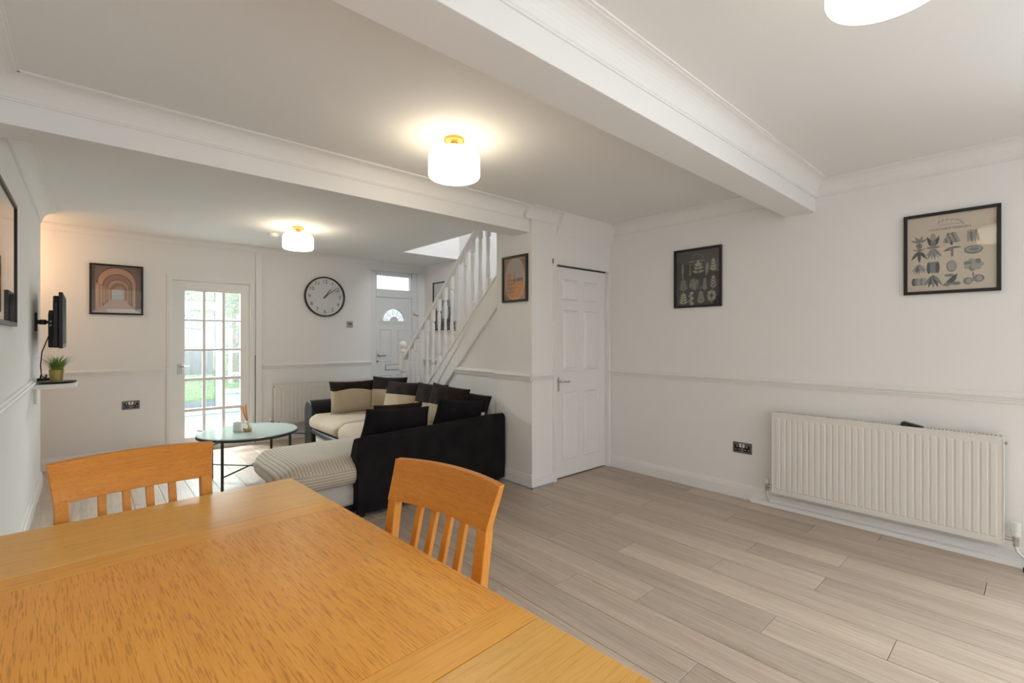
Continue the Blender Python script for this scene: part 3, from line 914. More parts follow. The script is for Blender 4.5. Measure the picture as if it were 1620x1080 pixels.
hand(math.radians(53), 0.195, 0.0055, -0.029, M['ink']).build('minute_hand', M['ink'], ck)
hand(math.radians(160), 0.15, 0.002, -0.032, M['white']).build('second_hand', M['white'], ck)
MB().lathe([(0.0, -0.024), (0.011, -0.024), (0.011, -0.035), (0.0, -0.036)], 14, axis=1).build('hub', M['ink'], ck)
MB().lathe([(0.0, -0.0445), (RC - 0.016, -0.0445), (RC - 0.016, -0.0455), (0.0, -0.0455)], 40, axis=1).build('cover_glass', M['glass_pic'], ck)

# ------------------------------------------------------------------ framed pictures (local: x right, z up, -y to the viewer)
def picture(name, label, loc, rz, W, H, fw, paper):
    t = thing(name, label, 'picture', loc, rz)
    d = 0.022
    for s in (-1, 1):
        MB().box(s * W / 2, -d, -H / 2, s * (W / 2 - fw), 0, H / 2).build('frame_bar', M['black'], t, bevel=0.0015)
        MB().box(-W / 2 + fw, -d, s * H / 2, W / 2 - fw, 0, s * (H / 2 - fw)).build('frame_bar', M['black'], t, bevel=0.0015)
    MB().box(-W / 2 + fw - 0.004, -0.010, -H / 2 + fw - 0.004, W / 2 - fw + 0.004, -0.004, H / 2 - fw + 0.004).build('print', paper, t)
    MB().box(-W / 2 + fw - 0.002, -0.0155, -H / 2 + fw - 0.002, W / 2 - fw + 0.002, -0.0145, H / 2 - fw + 0.002).build('cover_glass', M['glass_pic'], t)
    return t
YP = -0.0104
class Ink(MB):
    """flat shapes printed on paper, layered a hair apart"""
    def __init__(self): super().__init__(); self.k = 0
    def _y(self):
        self.k += 1
        return YP - 0.000012 * self.k
    def ell(self, x, z, rx, rz, ang=0.0, mi=0, n=14, a0=0.0, a1=2 * PI):
        y = self._y(); c, s = math.cos(ang), math.sin(ang)
        p = []
        for i in range(n):
            t = a0 + (a1 - a0) * i / (n if a1 - a0 > 6.2 else n - 1)
            u, v = rx * math.cos(t), rz * math.sin(t)
            p.append((x + u * c - v * s, y, z + u * s + v * c))
        return self.poly(p, mi)
    def leafp(self, x, z, l, wd, ang, mi=0):
        y = self._y(); c, s = math.cos(ang), math.sin(ang)
        p = [(0, 0), (0.3, 0.5), (0.65, 0.42), (1, 0), (0.65, -0.42), (0.3, -0.5)]
        return self.poly([(x + (u * l) * c - (v * wd) * s, y, z + (u * l) * s + (v * wd) * c) for u, v in p], mi)
    def line(self, x0, z0, x1, z1, wd, mi=0):
        y = self._y(); d = Vector((x1 - x0, z1 - z0)).normalized() * wd / 2
        return self.poly([(x0 - d.y, y, z0 + d.x), (x0 + d.y, y, z0 - d.x), (x1 + d.y, y, z1 - d.x), (x1 - d.y, y, z1 + d.x)], mi)
    def rect(self, x0, z0, x1, z1, mi=0):
        y = self._y()
        return self.poly([(x0, y, z0), (x1, y, z0), (x1, y, z1), (x0, y, z1)], mi)
    def shape(self, pts, mi=0):
        y = self._y()
        return self.poly([(u, y, v) for u, v in pts], mi)

# herb chart: pale plants on charcoal
ph = picture('framed_print', 'black framed dark herb chart between the closet door and the beam', (XR, 2.010, 1.841), -PI / 2, 0.435, 0.520, 0.019, mat('charcoal_paper', (0.036, 0.032, 0.029), 0.6, var=0.1))
h1 = mat('herb_ink_pale', (0.40, 0.36, 0.28), 0.7); h2 = mat('herb_ink_mid', (0.26, 0.25, 0.20), 0.7); h3 = mat('herb_ink_dim', (0.15, 0.14, 0.12), 0.7)
I = Ink()
def sprig(x, z, h, nl, ll, wd, mi, spread=0.9, mi2=1):
    I.line(x, z, x, z + h, 0.004, mi2)
    for i in range(nl):
        t = (i + 0.6) / nl
        for s in (-1, 1):
            I.leafp(x, z + h * t, ll * (1.15 - 0.5 * t), wd, PI / 2 - s * spread * (1.1 - 0.35 * t), mi)
    I.leafp(x, z + h * 0.92, ll * 0.9, wd, PI / 2, mi)
sprig(-0.135, 0.03, 0.085, 3, 0.035, 0.012, 1, 0.35); I.rect(-0.141, 0.0, -0.129, 0.08, 1)
sprig(-0.065, 0.015, 0.10, 6, 0.02, 0.007, 1, 0.5)
sprig(0.010, 0.03, 0.085, 3, 0.055, 0.024, 0, 1.3)
I.leafp(0.082, 0.01, 0.125, 0.028, 1.45, 1); I.line(0.080, 0.005, 0.088, 0.12, 0.003, 0)
sprig(0.145, 0.035, 0.10, 4, 0.036, 0.017, 0, 0.8)
sprig(-0.128, -0.115, 0.085, 5, 0.05, 0.012, 1, 0.95)
for k in range(9): I.ell(-0.028 + 0.030 * math.cos(k * 0.7), -0.055 + 0.034 * math.sin(k * 0.7), 0.017, 0.019, 0, 1 if k % 2 else 2, 9)
I.ell(-0.028, -0.06, 0.02, 0.022, 0, 1); I.line(-0.02, -0.09, -0.01, -0.115, 0.004, 1)
sprig(0.070, -0.125, 0.10, 5, 0.035, 0.014, 1, 0.6); I.ell(0.035, -0.09, 0.018, 0.012, 0.3, 2)
sprig(0.145, -0.115, 0.10, 4, 0.045, 0.013, 0, 0.7)
sprig(-0.128, -0.235, 0.085, 4, 0.045, 0.020, 0, 1.1)
for k in range(5): I.ell(-0.055 + 0.006 * (-1) ** k, -0.225 + 0.023 * k, 0.019, 0.014, 0, 1 if k % 2 else 0, 10)
sprig(0.035, -0.24, 0.095, 4, 0.048, 0.022, 1, 0.75)
for k in range(8): I.ell(0.13 + 0.026 * math.cos(k * 0.8), -0.165 + 0.033 * math.sin(k * 0.8), 0.016, 0.018, 0, 0 if k % 2 else 1, 9)
I.line(0.13, -0.19, 0.128, -0.235, 0.005, 1)
for k in range(7):
    a = PI * (0.15 + 0.7 * k / 6); I.leafp(0.052 * math.cos(a), 0.168 + 0.032 * math.sin(a), 0.024, 0.009, a - PI / 2 + 0.3, 2)
I.line(-0.04, 0.178, 0.04, 0.178, 0.003, 2)
I.build('printed_plants', [h1, h2, h3], ph)
text('lettering', 'HERB GARDEN', 0.022, h1, ph, -0.002, YP - 0.0004, 0.146)

# vegetable chart: grey drawings on cream
pv = picture('framed_print', 'black framed cream vegetable chart above the long radiator', (XR, 0.373, 1.845), -PI / 2, 0.445, 0.512, 0.019, mat('cream_paper', (0.62, 0.54, 0.43), 0.6, var=0.03))
v1 = mat('veg_ink_dark', (0.055, 0.058, 0.06), 0.7); v2 = mat('veg_ink_mid', (0.20, 0.195, 0.185), 0.7); v3 = mat('veg_ink_light', (0.36, 0.33, 0.29), 0.7)
I = Ink()
gx = [-0.145, -0.078, 0.008, 0.105]
gz = [0.085, 0.0, -0.09, -0.175]
# row 1: radish, maize, artichoke, pea pods
I.ell(gx[0], gz[0] - 0.028, 0.017, 0.015, 0, 1); I.line(gx[0], gz[0] - 0.06, gx[0], gz[0] + 0.02, 0.003, 0)
for a in (0.5, 1.2, 2.0, 2.7): I.leafp(gx[0], gz[0] - 0.01, 0.048, 0.014, a, 1)
I.ell(gx[1], gz[0], 0.016, 0.042, 0, 2)
for s in (-1, 1): I.leafp(gx[1] + s * 0.004, gz[0] - 0.045, 0.075, 0.020, PI / 2 - s * 0.35, 0); I.leafp(gx[1], gz[0] - 0.048, 0.055, 0.016, PI / 2 - s * 0.15, 1)
for r in range(4):
    for k in range(7 - r): I.ell(gx[2] + (k - (6 - r) / 2) * 0.0105, gz[0] - 0.02 + r * 0.015, 0.0085, 0.0105, 0, 1 if (k + r) % 2 else 2, 8)
I.rect(gx[2] - 0.006, gz[0] - 0.042, gx[2] + 0.006, gz[0] - 0.024, 0)
for k in range(4): I.ell(gx[3] - 0.022 + k * 0.013, gz[0], 0.007, 0.038, 0.06 * k, 1 if k % 2 else 2)
# row 2: carrots, beans, mushrooms, lettuce
for a, l in ((-2.2, 0.07), (-1.57, 0.078), (-0.95, 0.07)): I.leafp(gx[0], gz[1] + 0.022, l, 0.018, a, 0)
for a in (0.6, 1.2, 1.9, 2.6): I.leafp(gx[0], gz[1] + 0.018, 0.042, 0.008, a, 1)
for k in range(6): I.leafp(gx[1], gz[1] + 0.035, 0.078, 0.013, -PI / 2 + (k - 2.5) * 0.24, 1 if k % 2 else 2)
for a in (0.15, 3.0, 1.2): I.leafp(gx[1], gz[1] + 0.035, 0.035, 0.014, a, 1)
I.ell(gx[2] + 0.008, gz[1] + 0.018, 0.036, 0.013, 0.12, 1, 16, 0, PI); I.rect(gx[2] - 0.003, gz[1] - 0.03, gx[2] + 0.008, gz[1] + 0.02, 1); I.ell(gx[2] - 0.02, gz[1] + 0.008, 0.018, 0.007, 0.1, 0, 12, 0, PI)
I.ell(gx[3], gz[1], 0.042, 0.026, 0, 1); I.ell(gx[3], gz[1] + 0.003, 0.034, 0.017, 0, 2); I.ell(gx[3] + 0.003, gz[1] + 0.003, 0.022, 0.009, 0, 1)
# row 3: asparagus, pepper, potato, cabbage
for k in range(7): I.leafp(gx[0], gz[2] + 0.03, 0.07, 0.012, -PI / 2 + (k - 3) * 0.22, 1 if k % 2 else (0 if k == 2 else 2))
for k in range(4): I.ell(gx[1] - 0.021 + 0.014 * k, gz[2], 0.010, 0.038, 0, 0 if k in (0, 3) else 1)
I.rect(gx[1] - 0.022, gz[2] + 0.027, gx[1] + 0.022, gz[2] + 0.037, 1)
I.ell(gx[2], gz[2], 0.024, 0.036, 0, 1); I.ell(gx[2] + 0.001, gz[2] + 0.002, 0.020, 0.031, 0, 2)
for k in range(7): I.ell(gx[3] + 0.028 * math.cos(k * 0.9), gz[2] + 0.022 * math.sin(k * 0.9), 0.018, 0.015, k, 1 if k % 2 else 2, 9)
I.ell(gx[3] + 0.006, gz[2] - 0.008, 0.018, 0.02, 0, 2)
# row 4: pumpkin, chillies, aubergine, garlic
for k in range(5): I.ell(gx[0] - 0.026 + 0.013 * k, gz[3], 0.012, 0.025, 0, 0 if k == 0 else (1 if k % 2 else 2))
for k in range(5): I.leafp(gx[1], gz[3] + 0.04, 0.085, 0.018, -PI / 2 + (k - 2) * 0.28, 0 if k % 2 else 1)
I.leafp(gx[2] - 0.025, gz[3] - 0.04, 0.095, 0.030, 0.98, 0); I.ell(gx[2] - 0.018, gz[3] - 0.025, 0.024, 0.009, 0.2, 1); I.ell(gx[2] + 0.02, gz[3] - 0.022, 0.022, 0.011, 0, 1); I.ell(gx[2] - 0.01, gz[3] + 0.03, 0.024, 0.009, 0, 1)
I.ell(gx[3] - 0.024, gz[3] - 0.012, 0.022, 0.022, 0, 1); I.ell(gx[3] + 0.022, gz[3], 0.026, 0.023, 0, 1); I.ell(gx[3] - 0.020, gz[3] - 0.012, 0.012, 0.016, 0, 2); I.ell(gx[3] + 0.026, gz[3], 0.013, 0.017, 0, 2); I.leafp(gx[3] - 0.002, gz[3] + 0.01, 0.035, 0.008, 1.5, 1)
for k in range(7):
    a = PI * (0.12 + 0.76 * k / 6); I.leafp(0.055 * math.cos(a), 0.170 + 0.028 * math.sin(a), 0.024, 0.008, a - PI / 2 + 0.3, 2)
I.line(-0.05, 0.172, 0.05, 0.172, 0.003, 2)
I.build('printed_vegetables', [v1, v2, v3], pv)
text('lettering', 'VEGETABLE GARDEN', 0.0205, v2, pv, -0.002, YP - 0.0006, 0.147)

# city seen through an oval arch, on the pier
pa = picture('framed_picture', 'small tall black framed city view through an oval arch, on the pier', (2.878, 3.165, 1.845), -PI / 2, 0.335, 0.418, 0.020, mat('stone_brown_print', (0.30, 0.19, 0.12), 0.6, var=0.25, vscale=12))
a1 = mat('print_sky', (0.42, 0.38, 0.36), 0.6); a2 = mat('print_orange', (0.62, 0.25, 0.07), 0.6, var=0.2, vscale=25); a3 = mat('print_sand', (0.42, 0.24, 0.13), 0.6); a4 = mat('print_dark', (0.16, 0.10, 0.08), 0.6); a5 = mat('print_pale_edge', (0.62, 0.46, 0.34), 0.6)
I = Ink()
I.ell(0.0, -0.005, 0.145, 0.205, 0, 5, 40); I.ell(0.005, -0.005, 0.128, 0.188, 0, 4, 40); I.ell(0.006, -0.004, 0.122, 0.180, 0, 0, 40)
oval = lambda zmax, x0, x1: [(max(x0, min(x1, 0.006 + 0.122 * math.cos(t))), min(zmax, -0.004 + 0.180 * math.sin(t))) for t in [2 * PI * i / 40 for i in range(40)]]
I.shape(oval(0.0, -0.2, -0.002), 2); I.shape(oval(-0.03, -0.2, 0.2), 2); I.shape(oval(-0.035, -0.03, 0.2), 1)
I.rect(-0.105, 0.0, -0.055, 0.055, 2); I.rect(-0.055, 0.02, -0.02, 0.045, 2)
I.shape([(-0.014, -0.03), (-0.004, 0.02), (0.0, 0.10), (0.004, 0.02), (0.014, -0.03)], 3)
for i in range(4):
    for j in range(4): I.rect(-0.100 + 0.026 * i, -0.020 - 0.036 * j, -0.088 + 0.026 * i, -0.002 - 0.036 * j, 3)
for i in range(5): I.ell(0.03 + 0.017 * i, -0.012 + 0.004 * (i % 2), 0.012, 0.016, 0, 3)
for k in range(9): I.ell(0.03 + 0.07 * rnd.random(), -0.06 - 0.09 * rnd.random(), 0.010, 0.008, 0, 2)
I.build('printed_view', [a1, a2, a3, a4, a5, mat('print_stone', (0.38, 0.25, 0.17), 0.6)], pa)

# arcade of receding arches, far wall
pc = picture('framed_picture', 'black framed photograph of a long arcade, left of the glazed door', (0.226, YF, 1.823), 0, 0.440, 0.530, 0.019, mat('arcade_shade', (0.25, 0.16, 0.13), 0.6, var=0.15, vscale=8))
b1 = mat('arcade_peach', (0.56, 0.33, 0.22), 0.6); b2 = mat('arcade_rose', (0.36, 0.22, 0.17), 0.6); b3 = mat('arcade_line', (0.17, 0.11, 0.09), 0.6); b4 = mat('arcade_floor', (0.52, 0.42, 0.38), 0.6); b5 = mat('arcade_light', (0.50, 0.56, 0.58), 0.6)
I = Ink()
W2, H2 = 0.198, 0.243
I.shape([(-W2, -H2), (W2, -H2), (0.03, -0.10), (-0.03, -0.10)], 3)
for k in range(5):
    s = 0.74 ** k
    cx_, cz_ = 0.005 * k, -0.05 * (1 - s)
    rr = 0.165 * s
    top = 0.075 * s + cz_
    for dr, mi in ((0.0, 2), (0.012 * s, 1 if k % 2 else 0)):
        q = rr - dr
        I.shape([(cx_ - q, -0.20 * s - 0.03)] + [(cx_ - q * math.cos(PI * i / 16), top + q * math.sin(PI * i / 16)) for i in range(17)] + [(cx_ + q, -0.20 * s - 0.03)], mi)
I.shape([(-0.165, -0.23), (0.165, -0.23), (0.05, -0.105), (-0.045, -0.105)], 3)
I.rect(-0.045, -0.105, 0.055, 0.0, 4)
for k in range(6):
    s = 0.78 ** k
    x = -0.150 * s - 0.02 * (1 - s); wd = 0.022 * s
    I.rect(x - wd, -0.19 * s - 0.03, x, 0.06 * s - 0.01, 0); I.rect(x - wd * 1.3, -0.19 * s - 0.03, x - wd, 0.06 * s - 0.01, 2); I.rect(x - wd * 1.3, 0.06 * s - 0.012, x + wd * 0.2, 0.06 * s + 0.004, 1)
I.rect(0.155, -0.20, W2, 0.24, 2); I.rect(-W2, -0.22, -0.178, 0.24, 2)
I.build('printed_arcade', [b1, b2, b3, b4, b5], pc)

# large picture on the left wall, mostly outside the frame; room reflection painted as print
pL = picture('framed_picture', 'large black framed picture on the left wall, cut by the photo edge', (XL, 3.375, 1.714), PI / 2, 0.95, 0.68, 0.022, mat('peach_reflection', (0.50, 0.36, 0.28), 0.6, var=0.12, vscale=2))
I = Ink()
I.shape([(-0.45, -0.318), (0.45, -0.318), (0.45, -0.16), (0.34, -0.10), (0.26, -0.02), (0.18, -0.05), (0.0, -0.14), (-0.45, -0.2)], 0)
I.rect(0.20, -0.02, 0.27, 0.10, 1); I.rect(-0.1, -0.10, 0.05, 0.06, 1)
I.build('printed_reflection', [mat('reflection_grey', (0.12, 0.12, 0.125), 0.6), mat('reflection_blue', (0.25, 0.27, 0.30), 0.6)], pL)

# tall picture on the stair wall
pS = picture('framed_picture', 'black framed pale picture on the stair wall, seen through the spindles', (XR, 6.02, 1.80), -PI / 2, 0.52, 0.73, 0.018, mat('pale_sky_print', (0.66, 0.70, 0.72), 0.5, var=0.04, vscale=2))
I = Ink()
I.rect(-0.24, -0.345, 0.24, -0.02, 0); I.rect(-0.24, -0.02, 0.24, 0.08, 1)
for k in range(5): I.ell(-0.18 + 0.09 * k, -0.22, 0.045, 0.12, 0, 3)
for k in range(3): I.ell(-0.10 + 0.11 * k, -0.10, 0.038, 0.10, 0, 2)
I.build('printed_seascape', [mat('sea_dark', (0.08, 0.085, 0.095), 0.5), mat('sea_mid', (0.33, 0.36, 0.40), 0.5), mat('foam', (0.55, 0.66, 0.70), 0.5), mat('rock', (0.03, 0.03, 0.035), 0.5)], pS)

# ------------------------------------------------------------------ dining table
dt = thing('dining_table', 'orange oak extending dining table in the foreground', 'table', (0.605, 2.0, 0), math.radians(2.9))
TW, TZ, TT = 0.86, 0.75, 0.028
def board(name, ya, yb, m, dz=0.0): return MB().box(-TW, ya, TZ - TT, 0, yb, TZ + dz).build(name, m, dt, bevel=0.0018)
board('leaf', -0.3605, 0.0, M['oak_leaf'])
board('end_strip', -0.4475, -0.3625, M['oak_x'])
board('centre_panel', -1.245, -0.4480, M['oak_panel'])
board('end_strip', -1.3295, -1.2455, M['oak_x'])
board('leaf', -1.705, -1.3315, M['oak_leaf'])
for x0, x1 in ((-TW + 0.05, -TW + 0.07), (-0.07, -0.05)): MB().box(x0, -1.62, 0.63, x1, -0.085, TZ - TT).build('apron', M['oak_x'], dt)
for y0_, y1_ in ((-1.65, -1.63), (-0.075, -0.055)): MB().box(-TW + 0.1, y0_, 0.63, -0.10, y1_, TZ - TT).build('apron', M['oak_x'], dt)
for x in (-TW + 0.035, -0.105):
    for y in (-1.675, -0.10):
        MB().loops([[(x + i, y + i, z), (x + 0.07 - i, y + i, z), (x + 0.07 - i, y + 0.07 - i, z), (x + i, y + 0.07 - i, z)] for z, i in ((0.0, 0.01), (0.55, 0.0), (TZ - TT, 0.0))]).build('leg', M['oak_z'], dt, bevel=0.003)

# ------------------------------------------------------------------ dining chairs
def chair(label, loc, rz):
    t = thing('dining_chair', label, 'chair', loc, rz, 'oak dining chairs')
    def lean(z):                                   # y of the back at a height
        return 0.185 if z < 0.45 else 0.185 + 0.055 * (z - 0.45) / 0.36 + max(0, z - 0.80) * 0.2
    for s in (-1, 1):
        rg = []
        for z, wd in ((0.0, 0.030), (0.25, 0.034), (0.45, 0.038), (0.62, 0.038), (0.80, 0.036)):
            x0, x1 = s * 0.213, s * (0.213 - wd)
            y = lean(z) + (0.045 * (1 - z / 0.45) ** 2 if z < 0.45 else 0)
            rg.append([(x0, y, z), (x1, y, z), (x1, y + 0.030, z), (x0, y + 0.030, z)])
        MB().loops(rg).build('leg', M['oak_z'], t, bevel=0.003)
        xx = s * 0.205
        MB().loops([[(xx - i, -0.215 + i * .5, z), (xx - s * 0.036 + i, -0.215 + i * .5, z), (xx - s * 0.036 + i, -0.179 - i * .5, z), (xx - i, -0.179 - i * .5, z)] for z, i in ((0.0, 0.004 * s), (0.43, 0.0))]).build('leg', M['oak_z'], t, bevel=0.003)
        MB().box(s * 0.178, -0.18, 0.37, s * 0.198, 0.19, 0.43).build('seat_rail', M['oak_x'], t)
    MB().box(-0.175, -0.208, 0.37, 0.175, -0.188, 0.43).box(-0.175, 0.19, 0.37, 0.175, 0.21, 0.43).build('seat_rail', M['oak_x'], t)
    # seat, slightly dished and wider at the front
    MB().loops([[(-0.225, -0.23, z), (0.225, -0.23, z), (0.212, 0.18, z), (0.178, 0.215, z), (-0.178, 0.215, z), (-0.212, 0.18, z)] for z in (0.43, 0.455)]).build('seat', M['oak_x'], t, bevel=0.006)
    bow = lambda x: 0.030 * (1 - (x / 0.225) ** 2)
    MB().box(-0.176, lean(0.5) + 0.004, 0.500, 0.176, lean(0.5) + 0.026, 0.545).build('lower_back_rail', M['oak_rail'], t, bevel=0.003)
    for x in (-0.096, -0.032, 0.032, 0.096):
        rg = []
        for z in (0.54, 0.68, 0.81):
            k = (z - 0.54) / 0.27
            y = lean(z) + 0.006 + bow(x) * k
            rg.append([(x - 0.0115, y, z), (x + 0.0115, y, z), (x + 0.0115, y + 0.016, z), (x - 0.0115, y + 0.016, z)])
        MB().loops(rg).build('slat', M['oak_z'], t, bevel=0.002)
    # bowed, scrolled top rail
    rg = []
    zz = [0.793, 0.82, 0.85, 0.88, 0.905, 0.913]
    for i in range(17):
        x = -0.2275 + 0.455 * i / 16
        cr = 0.006 * (1 - (x / 0.2275) ** 2)
        fl = lambda z: x * (0.938 + 0.062 * ((z - 0.79) / 0.12) ** 1.5 if z > 0.79 else 0.938)
        f = [(fl(z), lean(z) + bow(x) - 0.002, z + cr * (z - 0.79) / 0.12) for z in zz]
        b = [(fl(z), lean(z) + bow(x) + 0.024 - (0.004 if z > 0.9 else 0), z + cr * (z - 0.79) / 0.12 + (0.001 if z > 0.9 else 0)) for z in zz[::-1]]
        rg.append(f + b)
    MB().loops(rg).build('top_rail', M['oak_rail'], t, bevel=0.002)
    return t
chair('oak dining chair at the far end of the table, facing the camera', (0.156, 1.805, 0), math.radians(5.8))
chair('oak dining chair on the right long side of the table', (0.5095, 1.145, 0), math.radians(-81.7))

# ------------------------------------------------------------------ round glass coffee table and reed diffuser
ct = thing('coffee_table', 'round glass coffee table with black metal legs', 'table', (1.105, 4.885, 0), math.radians(0))
MB().lathe([(0.0, 0.445), (0.405, 0.445), (0.412, 0.449), (0.412, 0.453), (0.405, 0.457), (0.0, 0.457)], 72).build('glass_top', M['glass_top'], ct, smooth=False)
ring = MB()
prof = [(0.398, 0.428), (0.412, 0.428), (0.412, 0.4445), (0.398, 0.4445)]
n = 64
ring.loops([[(r * math.cos(2 * PI * i / n), r * math.sin(2 * PI * i / n), z) for i in range(n)] for r, z in prof + prof[:1]], cap=False)
ring.build('rim_band', M['metal_black'], ct)
legs = [(-0.265, -0.285), (0.275, -0.285), (0.265, 0.275), (-0.245, 0.285)]
for x, y in legs:
    MB().cyl((x, y, 0.0), (x, y, 0.4445), 0.0115, n=12).build('leg', M['metal_black'], ct)
for (xa, ya), (xb, yb_) in ((legs[0], legs[2]), (legs[1], legs[3])):
    MB().cyl((xa, ya, 0.13), (xb, yb_, 0.13), 0.007, n=8).build('cross_brace', M['metal_black'], ct)
for (xa, ya), (xb, yb_) in ((legs[0], legs[2]), (legs[1], legs[3])):
    MB().cyl((xa * 1.4, ya * 1.4, 0.437), (xb * 1.4, yb_ * 1.4, 0.437), 0.006, n=8).build('top_brace', M['metal_black'], ct)
rd = thing('reed_diffuser', 'small glass reed diffuser with orange sticks on the glass table', 'diffuser', (1.085, 4.85, 0.457), 0.2)
MB().loops([[(-s, -s, z), (s, -s, z), (s, s, z), (-s, s, z)] for s, z in ((0.028, 0.0), (0.030, 0.006), (0.030, 0.062), (0.016, 0.072), (0.015, 0.085))])  .build('bottle', M['glass_bottle'], rd, bevel=0.003)
MB().box(-0.026, -0.026, 0.004, 0.026, 0.026, 0.030).build('scented_oil', mat('amber_oil', (0.75, 0.42, 0.18), 0.2), rd)
MB().lathe([(0.017, 0.075), (0.018, 0.078), (0.018, 0.090), (0.009, 0.092)], 14).build('collar', M['white'], rd)
for k in range(6):
    a = 1.9 + 0.35 * math.sin(k * 2.1)
    dx, dy = 0.052 * math.cos(a) - 0.02 + 0.006 * k, 0.02 * math.sin(k * 1.7)
    MB().cyl((-dx * 0.3 + 0.012, -dy * 0.3, 0.008), (dx - 0.012, dy, 0.235 + 0.006 * (k % 3)), 0.0028, n=6).build('reed', M['reed'], rd)
vz = thing('white_jar', 'small white jar beside the reed diffuser', 'jar', (1.02, 4.925, 0.457))
MB().lathe([(0.0, 0.0), (0.034, 0.0), (0.036, 0.01), (0.036, 0.08), (0.033, 0.08), (0.033, 0.07), (0.0, 0.07)], 24).build('jar_body', M['white'], vz)
MB().cyl((0, 0, 0.07), (0.001, 0, 0.082), 0.0012, n=6).build('wick', M['ink'], vz)

# ------------------------------------------------------------------ corner sofa
def rbox(x0, y0, z0, x1, y1, z1, r, puff=0.0, n=12, wob=0.0, bulge=0.0):
    """soft rounded box; puff crowns the top, bulge swells the sides"""
    c = Vector(((x0 + x1) / 2, (y0 + y1) / 2, (z0 + z1) / 2))
    hs = Vector(((x1 - x0) / 2, (y1 - y0) / 2, (z1 - z0) / 2))
    bm = bmesh.new()
    bmesh.ops.create_cube(bm, size=2.0)
    bmesh.ops.subdivide_edges(bm, edges=bm.edges[:], cuts=n, use_grid_fill=True)
    for v in bm.verts:
        u = v.co.copy()
        p = Vector((u.x * hs.x, u.y * hs.y, u.z * hs.z))
        inner = Vector([max(-max(h - r, 0), min(max(h - r, 0), q)) for h, q in zip(hs, p)])
        d = p - inner
        if d.length > 1e-9:
            p = inner + d.normalized() * r
        k = (1 - u.x * u.x) * (1 - u.y * u.y)
        if u.z > 0: p.z += puff * k * u.z
        kz = 1 - u.z * u.z
        p.x += bulge * kz * u.x * (1 - u.y ** 4)
        p.y += bulge * kz * u.y * (1 - u.x ** 4)
        if wob: p.z += wob * math.sin(7 * p.x + 3 * p.y) * math.cos(6 * p.y) * (0.5 + 0.5 * u.z)
        v.co = p + c
    me = bpy.data.meshes.new('soft')
    bm.to_mesh(me); bm.free()
    me.polygons.foreach_set('use_smooth', [True] * len(me.polygons))
    return me
def soft(name, m, parent, *b, **k):
    me = rbox(*b, **k)
    me.materials.append(m)
    return link(name, me, parent)
so = thing('corner_sofa', 'black corner sofa with cream corduroy seats and a chaise end', 'sofa', (0, 0, 0))
# back panel turned to the dining table
rg = []
for i in range(15):
    x = 1.442 + 1.408 * i / 14
    e = min(1.0, min(i, 14 - i) / 1.0)
    zt = 0.588 + 0.040 * (x - 1.442) / 1.4 - (0.006 if i in (0, 14) else 0)
    rg.append([(x, 3.275 + (0.006 if i in (0, 14) else 0), 0.035), (x, 3.27, 0.20), (x, 3.272, zt - 0.04), (x, 3.285, zt - 0.010), (x, 3.31, zt), (x, 3.345, zt - 0.012), (x, 3.37, zt - 0.06), (x, 3.42, 0.40), (x, 3.46, 0.25), (x, 3.46, 0.035)])
MB().loops(rg).build('dining_side_back', M['suede'], so, bevel=0.006)
soft('stair_side_back', M['leather'], so, 2.66, 3.36, 0.04, 2.855, 5.84, 0.60, r=0.05, n=10)
# far arm with a rolled top, faced in leather
rg = []
for i, x in enumerate((1.915, 1.925, 2.3, 2.70)):
    k = 0.012 if i == 0 else 0.0
    pr = [(5.60 + k, 0.02), (5.60 + k, 0.30)] + [(5.72 - (0.13 - k) * math.cos(t), 0.455 + (0.125 - k) * math.sin(t)) for t in [PI * j / 10 for j in range(11)]] + [(5.84 - k, 0.30), (5.84 - k, 0.02)]
    rg.append([(x, y, z) for y, z in pr])
MB().loops(rg).build('far_arm', M['leather'], so, bevel=0.004)
soft('seat_cushion', M['cord_soft'], so, 1.88, 4.70, 0.27, 2.66, 5.60, 0.435, r=0.07, puff=0.03, wob=0.008, bulge=0.03)
soft('seat_cushion', M['cord_soft'], so, 1.86, 3.98, 0.26, 2.66, 4.72, 0.44, r=0.07, puff=0.03, wob=0.006, bulge=0.02)
soft('seat_cushion', M['cord_soft'], so, 1.80, 3.42, 0.26, 2.68, 4.02, 0.44, r=0.07, puff=0.02)
soft('seat_support', M['leather'], so, 1.90, 3.95, 0.20, 2.70, 5.62, 0.30, r=0.05, bulge=0.02)
soft('base_panel', M['pale'], so, 1.945, 3.95, 0.06, 2.66, 5.62, 0.24, r=0.05, bulge=0.02)
ch_ = soft('chaise_cushion', M['cord_y'], so, 0.975, 3.325, 0.215, 1.90, 4.16, 0.425, r=0.095, puff=0.035, wob=0.010, bulge=0.035, n=16)
ch_.data.materials.append(M['cord_face'])
for p_ in ch_.data.polygons:
    if p_.normal.y < -0.55 and p_.normal.z < 0.6: p_.material_index = 1
soft('chaise_base', M['pale'], so, 1.03, 3.345, 0.075, 1.90, 4.10, 0.25, r=0.05)
MB().box(1.06, 3.36, 0.03, 1.92, 4.06, 0.08).box(1.40, 3.29, 0.03, 2.82, 3.50, 0.06).box(1.97, 3.9, 0.03, 2.8, 5.62, 0.07).build('plinth', M['leather'], so, bevel=0.004)
for x, y in ((1.50, 3.33), (2.79, 3.33), (1.12, 3.45), (1.12, 3.98), (2.02, 5.50), (2.78, 5.74)):
    MB().cyl((x, y, 0.0), (x, y, 0.045), 0.022, 0.026, n=12).build('foot', M['plastic'], so)

